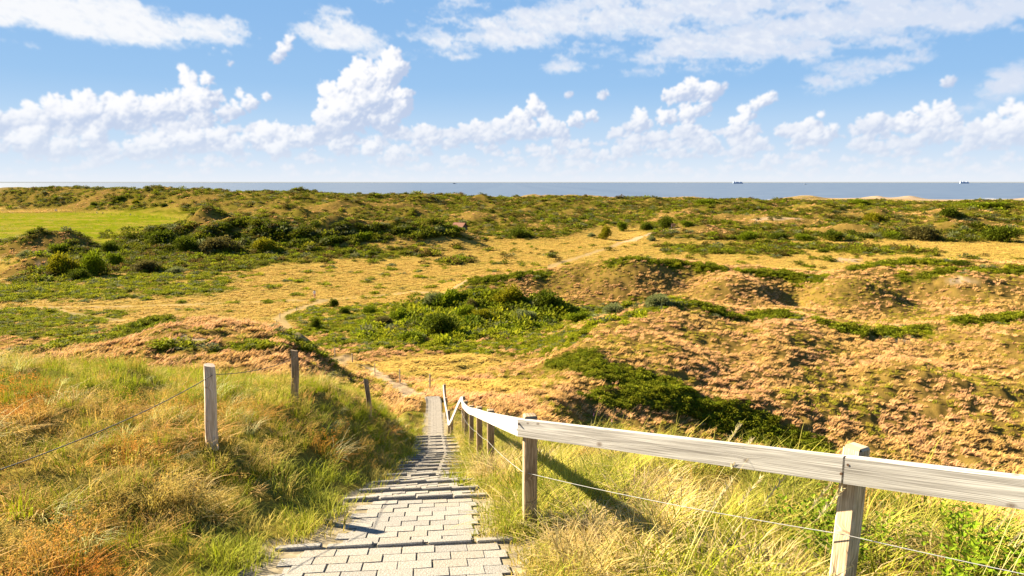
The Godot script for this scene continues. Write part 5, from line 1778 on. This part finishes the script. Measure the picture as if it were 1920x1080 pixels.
func build_grass() -> void:
	sow_near()
	sow_far()
	sow_thickets()
	var g := plant_mat()
	var w := Color(1, 1, 1)
	for i in 3:
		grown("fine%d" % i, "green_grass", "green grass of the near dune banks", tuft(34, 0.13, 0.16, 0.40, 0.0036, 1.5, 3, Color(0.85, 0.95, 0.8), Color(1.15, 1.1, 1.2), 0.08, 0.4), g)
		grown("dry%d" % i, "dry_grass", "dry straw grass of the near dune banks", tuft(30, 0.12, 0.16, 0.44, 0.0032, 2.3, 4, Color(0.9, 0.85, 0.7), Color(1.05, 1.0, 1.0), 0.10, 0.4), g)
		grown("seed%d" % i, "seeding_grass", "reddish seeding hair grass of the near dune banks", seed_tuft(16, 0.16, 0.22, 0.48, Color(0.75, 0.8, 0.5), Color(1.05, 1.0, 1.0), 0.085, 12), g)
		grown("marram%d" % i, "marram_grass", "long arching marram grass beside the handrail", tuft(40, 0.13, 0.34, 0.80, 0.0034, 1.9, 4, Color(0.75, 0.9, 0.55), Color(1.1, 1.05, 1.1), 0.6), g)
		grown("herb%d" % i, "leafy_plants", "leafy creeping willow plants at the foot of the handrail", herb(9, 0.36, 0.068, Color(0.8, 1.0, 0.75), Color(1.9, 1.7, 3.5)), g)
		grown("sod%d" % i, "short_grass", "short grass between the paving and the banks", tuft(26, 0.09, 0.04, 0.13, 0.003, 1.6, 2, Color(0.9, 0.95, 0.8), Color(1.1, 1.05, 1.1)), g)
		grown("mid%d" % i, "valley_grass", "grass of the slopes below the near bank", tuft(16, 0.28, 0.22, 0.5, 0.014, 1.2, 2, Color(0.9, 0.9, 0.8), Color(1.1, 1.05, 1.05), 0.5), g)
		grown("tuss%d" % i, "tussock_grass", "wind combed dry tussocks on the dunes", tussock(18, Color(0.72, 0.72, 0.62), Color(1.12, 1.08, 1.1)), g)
		grown("scrub%d" % i, "scrub", "low green scrub covering the dunes", dome(80, 0.26, 0.75, 4, Color(0.75, 0.8, 0.7), Color(1.25, 1.2, 1.2)), g)
	var f := Fan.new()
	for i in 8:                                          # long seed stems of marram
		var tip := blade(f, Vector3(rng.randf_range(-0.2, 0.2), 0, rng.randf_range(-0.2, 0.2)), rng.randf_range(-0.8, 0.8), rng.randf_range(0.1, 0.45), rng.randf_range(0.7, 1.05), 0.002, 0.35, 3, Color(0.36, 0.36, 0.11), Color(0.48, 0.40, 0.19))
		for k in 26:
			var d := Vector3(rng.randf_range(-0.3, 0.6), rng.randf_range(0.3, 1.0), rng.randf_range(-0.3, 0.3)).normalized()
			var p := tip + Vector3(0.10, -0.15, 0).lerp(Vector3(0.02, 0.03, 0), k / 26.0) * Vector3(-1, 1, 1)
			var e := d.cross(Vector3(rng.randf_range(-1, 1), 0, 1)).normalized() * 0.0035
			f.tri(p - e, p + e, p + d * 0.028, Color(0.5, 0.42, 0.22), Color(0.5, 0.42, 0.22), Color(0.52, 0.43, 0.24))
	grown("stalk", "marram_stalks", "tall pale seed stalks of marram grass", f.mesh(), g)

func var_of(c: Color, spread := 0.22) -> Color:
	var k := 1.0 + rng.randf_range(-spread, spread)
	return Color(c.r * k, c.g * k * rng.randf_range(0.94, 1.06), c.b * k)

func sow_near() -> void:
	# r, r end, tufts per square metre
	for band in [[1.3, 3.0, 150.0], [3.0, 5.0, 150.0], [5.0, 8.0, 110.0], [8.0, 12.0, 75.0], [12.0, 17.0, 48.0], [17.0, 27.0, 20.0]]:
		var a0 := -0.98
		var a1 := 0.98
		var area: float = (a1 - a0) * 0.5 * (band[1] * band[1] - band[0] * band[0])
		for i in int(area * band[2]):
			var a := rng.randf_range(a0, a1)
			var r := sqrt(rng.randf_range(band[0] * band[0], band[1] * band[1]))
			var x := r * sin(a)
			var d := r * cos(a)
			if r > table(crest_at, x / d) + (7.0 if x < 0.0 else 3.0):
				continue
			var u := x - table(path_x, d)
			var half := table(path_half, d)
			var p := Vector3(x, height(x, -d), -d)
			var yaw := rng.randf_range(-0.7, 0.7)
			var s := rng.randf_range(0.7, 1.2) * (1.0 + 0.8 * n_mid.get_noise_2d(x * 14.0 - 90.0, d * 14.0))
			var n1 := n_mid.get_noise_2d(x * 5.0, d * 5.0)
			var n2 := n_mid.get_noise_2d(x * 5.0 + 200.0, d * 5.0 - 70.0)
			var n3 := n_fine.get_noise_2d(x * 9.0 + 20.0, d * 9.0)
			var v := rng.randi() % 3
			if absf(u) < half - 0.07 + 0.12 * n3:
				continue
			if absf(u) < half + (0.20 if u > 0.0 or d > 6.5 else 0.20 + 0.45 * smoothstep(3.4, 4.4, d)) + 0.12 * n3:
				if rng.randf() < 0.62:
					if rng.randf() < 0.3 and absf(u) > half: sow("fine%d" % v, p, yaw, s * 0.7, s * 0.6, var_of(LUSH.lerp(PALEG, rng.randf())))
					sow("sod%d" % v, p, yaw, s * 1.2, s * 1.2, var_of(LUSH.lerp(PALEG, rng.randf()) if n1 > 0.05 else PALEG.lerp(STRAW, 0.7)))
				continue
			if n_fine.get_noise_2d(x * 11.0 + 400.0, d * 11.0) < -0.22 and r < 12.0:
				if rng.randf() < 0.35: sow("sod%d" % v, p, yaw, s * 1.3, s * 1.3, var_of(STRAW.lerp(RUST, rng.randf() * 0.6)))
				continue
			s *= 0.58 if u < 0.0 else 0.78
			if rng.randf() < (0.17 if u > 0.0 or r < 7.5 else 0.08):                           # matted dead blades lying near the ground
				sow("dry%d" % v, p, rng.randf() * TAU, s * 1.5, s * 0.55, var_of(Color(0.50, 0.40, 0.17).lerp(RUST, clampf(0.25 + 0.6 * rng.randf() + n2, 0.0, 1.0) if u < 0.0 else 0.0)), Vector3(rng.randf_range(-0.9, 0.9), 0, rng.randf_range(-0.9, 0.9)))
				continue
			if u < 0.0:
				# the left bank: bright green towards its top, rust and straw lower down
				var green := smoothstep(7.0, 9.0, r) * 1.15 + 1.0 * n1
				green -= 0.30 * (1.0 - smoothstep(4.5, 6.5, r))
				var t := rng.randf()
				if t > 0.98:
					sow("marram%d" % v, p, yaw, s * 0.9, s * 0.75, var_of(Color(0.46, 0.43, 0.22)))
					continue
				if green > 0.52 + 0.5 * (t - 0.5):
					if t < 0.76: sow("fine%d" % v, p, yaw, s, s, var_of(LUSH.lerp(PALEG, clampf(0.2 + n2, 0.0, 0.6))))
					elif t < 0.9: sow("dry%d" % v, p, yaw, s, s * 0.9, var_of(STRAW))
					else: sow("seed%d" % v, p, yaw, s, s, var_of(STRAW))
				else:
					var rusty := n2 + 0.25 * sin(x * 0.8) + (0.18 if x < -5.0 and r > 6.0 and r < 11.0 else 0.0)
					if t < 0.34: sow("fine%d" % v, p, yaw, s, s * 0.9, var_of(OLIVE.lerp(LUSH, rng.randf())))
					elif t < 0.80: sow("dry%d" % v, p, yaw, s, s * (0.7 + 0.4 * rng.randf()), var_of(STRAW.lerp(RUST, clampf(0.45 + rusty * 1.6, 0.0, 1.0)).lerp(OLIVE, 0.5 * rng.randf())))
					else: sow("seed%d" % v, p, yaw, s, s * 0.85, var_of(RUST.lerp(STRAW, clampf(0.45 - rusty * 1.8, 0.0, 1.0)), 0.3))
			else:
				# the right bank: long yellow green grass, straw cushions, leafy plants at the lower right
				var t := rng.randf()
				var leafy_zone := smoothstep(1.4, 2.0, x) * (1.0 - smoothstep(4.6, 5.4, r)) + 0.5 * n1
				if leafy_zone > 0.55 and t < 0.27:
					sow("herb%d" % v, p, rng.randf() * TAU, s, s, var_of(Color(0.14, 0.195, 0.011)))
				elif (n2 > 0.22 or Vector2(x - 0.42, d - 3.75).length() < 0.55 + 0.3 * n3) and t < 0.75:
					sow("dry%d" % v, p, yaw, s * 1.25, s * 1.1, var_of(STRAW.lerp(Color(0.52, 0.43, 0.24), rng.randf())))
				elif t < (0.13 if leafy_zone < 0.5 else 0.47) and d > 2.4:
					if n3 + n2 > 0.0 or r > 6.0:
						sow("marram%d" % v, p, yaw * 0.8, s, s, var_of(PALEG.lerp(STRAW, rng.randf() * 0.6)))
				elif t < 0.66:
					sow("fine%d" % v, p, yaw, s * 1.2, s * 1.15, var_of(LUSH.lerp(PALEG, clampf(0.42 + n1 * 1.2 + 0.3 * rng.randf(), 0.0, 1.0))))
				elif t < 0.9:
					sow("dry%d" % v, p, yaw, s * 1.2, s, var_of(STRAW.lerp(PALEG, 0.4)))
				elif t < 0.908 and x > 0.6 and d > 2.6:
					sow("stalk", p, yaw, s, s * 0.8, Color(1, 1, 1))
	# a few short plants in the joints of the paving
	for i in 2200:
		var d := rng.randf_range(2.4, 9.0)
		var u := rng.randf_range(-0.8, 0.8)
		if n_fine.get_noise_2d(u * 30.0, d * 9.0) < (0.09 if d < 5.5 else -0.05):
			continue
		var x := table(path_x, d) + u
		sow("sod%d" % (i % 3), Vector3(x, table(path_y, d) - 0.045, -d), rng.randf() * TAU, 0.55, 0.42, var_of(LUSH.lerp(STRAW, rng.randf())))

# masses of bushes: pixel centre, half width, half height, how many, radius from-to in metres, tone
func sow_thickets() -> void:
	for q in [[905, 586, 165, 36, 240, 1.4, 3.2, 0], [930, 590, 150, 34, 150, 1.2, 2.8, 1], [820, 618, 160, 30, 260, 0.8, 2.2, 1], [1120, 596, 110, 16, 110, 0.7, 1.6, 1], [660, 605, 100, 28, 130, 0.4, 1.0, 1], [980, 620, 110, 24, 130, 0.5, 1.1, 1], [1130, 588, 90, 10, 90, 0.5, 1.1, 2], [1225, 574, 50, 6, 40, 0.5, 1.1, 2],
			[500, 440, 320, 24, 380, 1.6, 4.2, 4], [330, 462, 130, 12, 80, 1.4, 3.6, 4], [600, 465, 240, 14, 160, 0.8, 1.8, 1], [150, 495, 120, 26, 100, 1.2, 3.0, 4], [330, 490, 180, 18, 160, 0.8, 1.8, 1], [90, 462, 90, 10, 60, 1.0, 2.0, 3],
			[1560, 446, 200, 8, 130, 1.5, 3.6, 4], [1800, 438, 150, 16, 150, 1.6, 4.0, 4], [1650, 412, 260, 12, 150, 1.6, 3.6, 3], [1330, 398, 150, 8, 70, 1.5, 3.2, 1], [1120, 415, 160, 14, 130, 1.4, 3.4, 0], [980, 440, 90, 9, 60, 1.2, 2.6, 0], [60, 600, 110, 14, 120, 0.4, 0.9, 1], [1480, 468, 160, 5, 60, 0.6, 1.3, 1], [100, 548, 220, 16, 160, 0.4, 1.0, 1]]:
		for i in q[4]:
			var a := rng.randf() * TAU
			var e := sqrt(rng.randf())
			var p := ground_at(q[0] + cos(a) * e * q[2], q[1] + sin(a) * e * q[3], 24.0)
			var s := lerpf(q[5], q[6], pow(rng.randf(), 1.8))
			var at := int(row_of(Vector2(p.x, p.z).length())) * ncol + int(column_of(atan2(p.x, -p.z)))
			if w_pink[at] > 0.5 and w_green[at] < 0.3 and rng.randf() < 0.85:
				continue
			var c: Color = [Color(0.075, 0.10, 0.007), Color(0.15, 0.185, 0.008), Color(0.12, 0.14, 0.04), Color(0.07, 0.065, 0.014), Color(0.045, 0.06, 0.005)][q[7]]
			c = c.lerp([Color(0.23, 0.24, 0.013), Color(0.33, 0.335, 0.014), Color(0.21, 0.22, 0.09), Color(0.15, 0.145, 0.04), Color(0.16, 0.165, 0.011)][q[7]], rng.randf())
			if rng.randf() < 0.12: c = Color(0.14, 0.15, 0.06)
			sow("scrub%d" % (i % 3), p - Vector3(0, 0.1 * s, 0), rng.randf() * TAU, s, s * rng.randf_range(0.6, 1.0), var_of(c, 0.2))

func sow_far() -> void:
	var sand_dry := Color(0.46, 0.31, 0.077)
	var pinkish := Color(0.50, 0.29, 0.13)
	for band in [[26.0, 40.0, 26.0], [40.0, 60.0, 15.0], [60.0, 90.0, 8.5], [90.0, 130.0, 5.0], [130.0, 190.0, 2.6], [190.0, 300.0, 1.0], [300.0, 470.0, 0.30], [470.0, 850.0, 0.16], [850.0, 950.0, 0.06]]:
		var area: float = 1.92 * 0.5 * (band[1] * band[1] - band[0] * band[0])
		for i in int(area * band[2]):
			var a := rng.randf_range(-0.96, 0.96)
			var r := sqrt(rng.randf_range(band[0] * band[0], band[1] * band[1]))
			var c := column_of(a)
			var k := row_of(r)
			var at := int(k) * ncol + int(c)
			if w_bare[at] > 0.3:
				continue
			var x := r * sin(a)
			var z := -r * cos(a)
			if r < 31.0 and absf(x - table(path_x, -z)) < 0.7:
				continue
			var p := Vector3(x, sample(hgt, c, k), z)
			var v := rng.randi() % 3
			var s := 0.45 + 1.15 * pow(rng.randf(), 1.8)
			var dk := w_dark[at]
			var gn := w_green[at]
			var big := sqrt(r / 80.0) if r > 80.0 else 1.0
			if w_meadow[at] > 0.5:
				if rng.randf() < 0.5:
					sow("tuss%d" % v, p, rng.randf() * TAU, s * 1.3, s * 0.22, var_of(Color(0.18, 0.215, 0.008).lerp(sand_dry, clampf(0.1 + 0.9 * n_mid.get_noise_2d(x * 0.15, z * 0.5) + 0.15 * rng.randf(), 0.0, 0.45)), 0.15))
				continue
			if r > 185.0 and dk + gn > 0.3:
				# thickets: bushes a few metres across, with gaps
				var th := n_mid.get_noise_2d(x * 0.9 + 11.0, z * 0.9)
				if rng.randf() > (0.62 if dk > 0.4 else 0.34) * (1.0 if r < 300.0 else 1.3):
					if rng.randf() < 0.4:
						sow("tuss%d" % v, p, rng.randf_range(-0.7, 0.7), s * big, s * 0.4 * big, var_of(sand_dry.lerp(Color(0.17, 0.165, 0.016), 0.45 + 0.55 * rng.randf())))
					continue
				var q := (0.9 + 1.5 * pow(rng.randf(), 2.0)) * (1.0 if r < 300.0 else (1.15 if r < 470.0 else 1.5)) * (1.0 + th)
				var gc := Color(0.055, 0.07, 0.005).lerp(Color(0.215, 0.215, 0.014), clampf(0.35 + th + 0.5 * (rng.randf() - 0.3), 0.0, 1.0))
				if dk > 0.4: gc = gc.lerp(Color(0.07, 0.085, 0.008), 0.45)
				var pick := rng.randf()
				if pick < 0.12: gc = Color(0.15, 0.155, 0.065)
				elif pick < 0.30: gc = Color(0.13, 0.09, 0.02)
				elif pick < 0.40: gc = Color(0.20, 0.235, 0.010)
				sow("scrub%d" % v, p, rng.randf() * TAU, q, q * rng.randf_range(0.55, 0.85), var_of(gc, 0.2))
			elif dk > 0.35 and rng.randf() < dk + 0.2:
				var q := 0.40 if r < 80.0 else 0.62 * big
				sow("scrub%d" % v, p, rng.randf() * TAU, s * q, s * q * 0.75, var_of(Color(0.10, 0.125, 0.007).lerp(Color(0.21, 0.215, 0.012), rng.randf()), 0.3))
			elif gn > 0.3 and rng.randf() < 0.62 + 1.3 * n_mid.get_noise_2d(x * 1.6, z * 1.6):
				var q := (0.45 if r < 130.0 else 0.6) * big * (0.65 + 1.2 * pow(rng.randf(), 2.5))
				var gc := Color(0.14, 0.165, 0.007).lerp(Color(0.33, 0.325, 0.014), rng.randf())
				if r > 255.0: gc = Color(0.068, 0.092, 0.01).lerp(Color(0.14, 0.14, 0.032), rng.randf())
				if rng.randf() < 0.14: gc = Color(0.17, 0.18, 0.08)
				sow("scrub%d" % v, p, rng.randf() * TAU, q, q * (0.62 if r < 255.0 else 0.8), var_of(gc, 0.25))
			elif w_sand[at] > 0.5:
				if rng.randf() < 0.25:
					sow("tuss%d" % v, p, rng.randf_range(-0.5, 0.5), s * 0.5 * big, s * 0.4 * big, var_of(pinkish))
			elif w_pink[at] > 0.3:
				var n := n_mid.get_noise_2d(x * 1.1, z * 1.1)
				var mossy := n_mid.get_noise_2d(x * 0.7 + 77.0, z * 0.7) + 0.5 * n_big.get_noise_2d(x * 0.35, z * 0.35)
				if mossy > 0.10 and rng.randf() < 0.8:
					if rng.randf() < 0.5:
						sow("tuss%d" % v, p, rng.randf_range(-0.6, 0.6), s * 0.5 * big, s * 0.3 * big, var_of(Color(0.29, 0.215, 0.03).lerp(Color(0.22, 0.215, 0.02), rng.randf())))
				elif rng.randf() < 0.54 + 0.5 * n + 0.3 * n_fine.get_noise_2d(x * 3.5, z * 3.5):
					sow("tuss%d" % v, p, rng.randf_range(-0.5, 0.5), s * 0.60 * big, s * 0.42 * big, var_of(pinkish.lerp(sand_dry, clampf(0.15 + n, 0.0, 0.6)), 0.25), Vector3(0.3, 0, 0))
			else:
				var n := n_mid.get_noise_2d(x * 0.8, z * 0.8)
				if r < 40.0:
					sow("mid%d" % v, p, rng.randf_range(-0.7, 0.7), s * 1.1, s, var_of(sand_dry.lerp(Color(0.25, 0.25, 0.035), clampf(n + 0.1, 0.0, 0.8))))
				elif rng.randf() < 0.85:
					sow("tuss%d" % v, p, rng.randf_range(-0.7, 0.7), s * 0.85 * big, s * 0.25 * big, var_of(sand_dry.lerp(Color(0.26, 0.23, 0.035), clampf(n * 1.2 - 0.1, 0.0, 0.7)), 0.14))
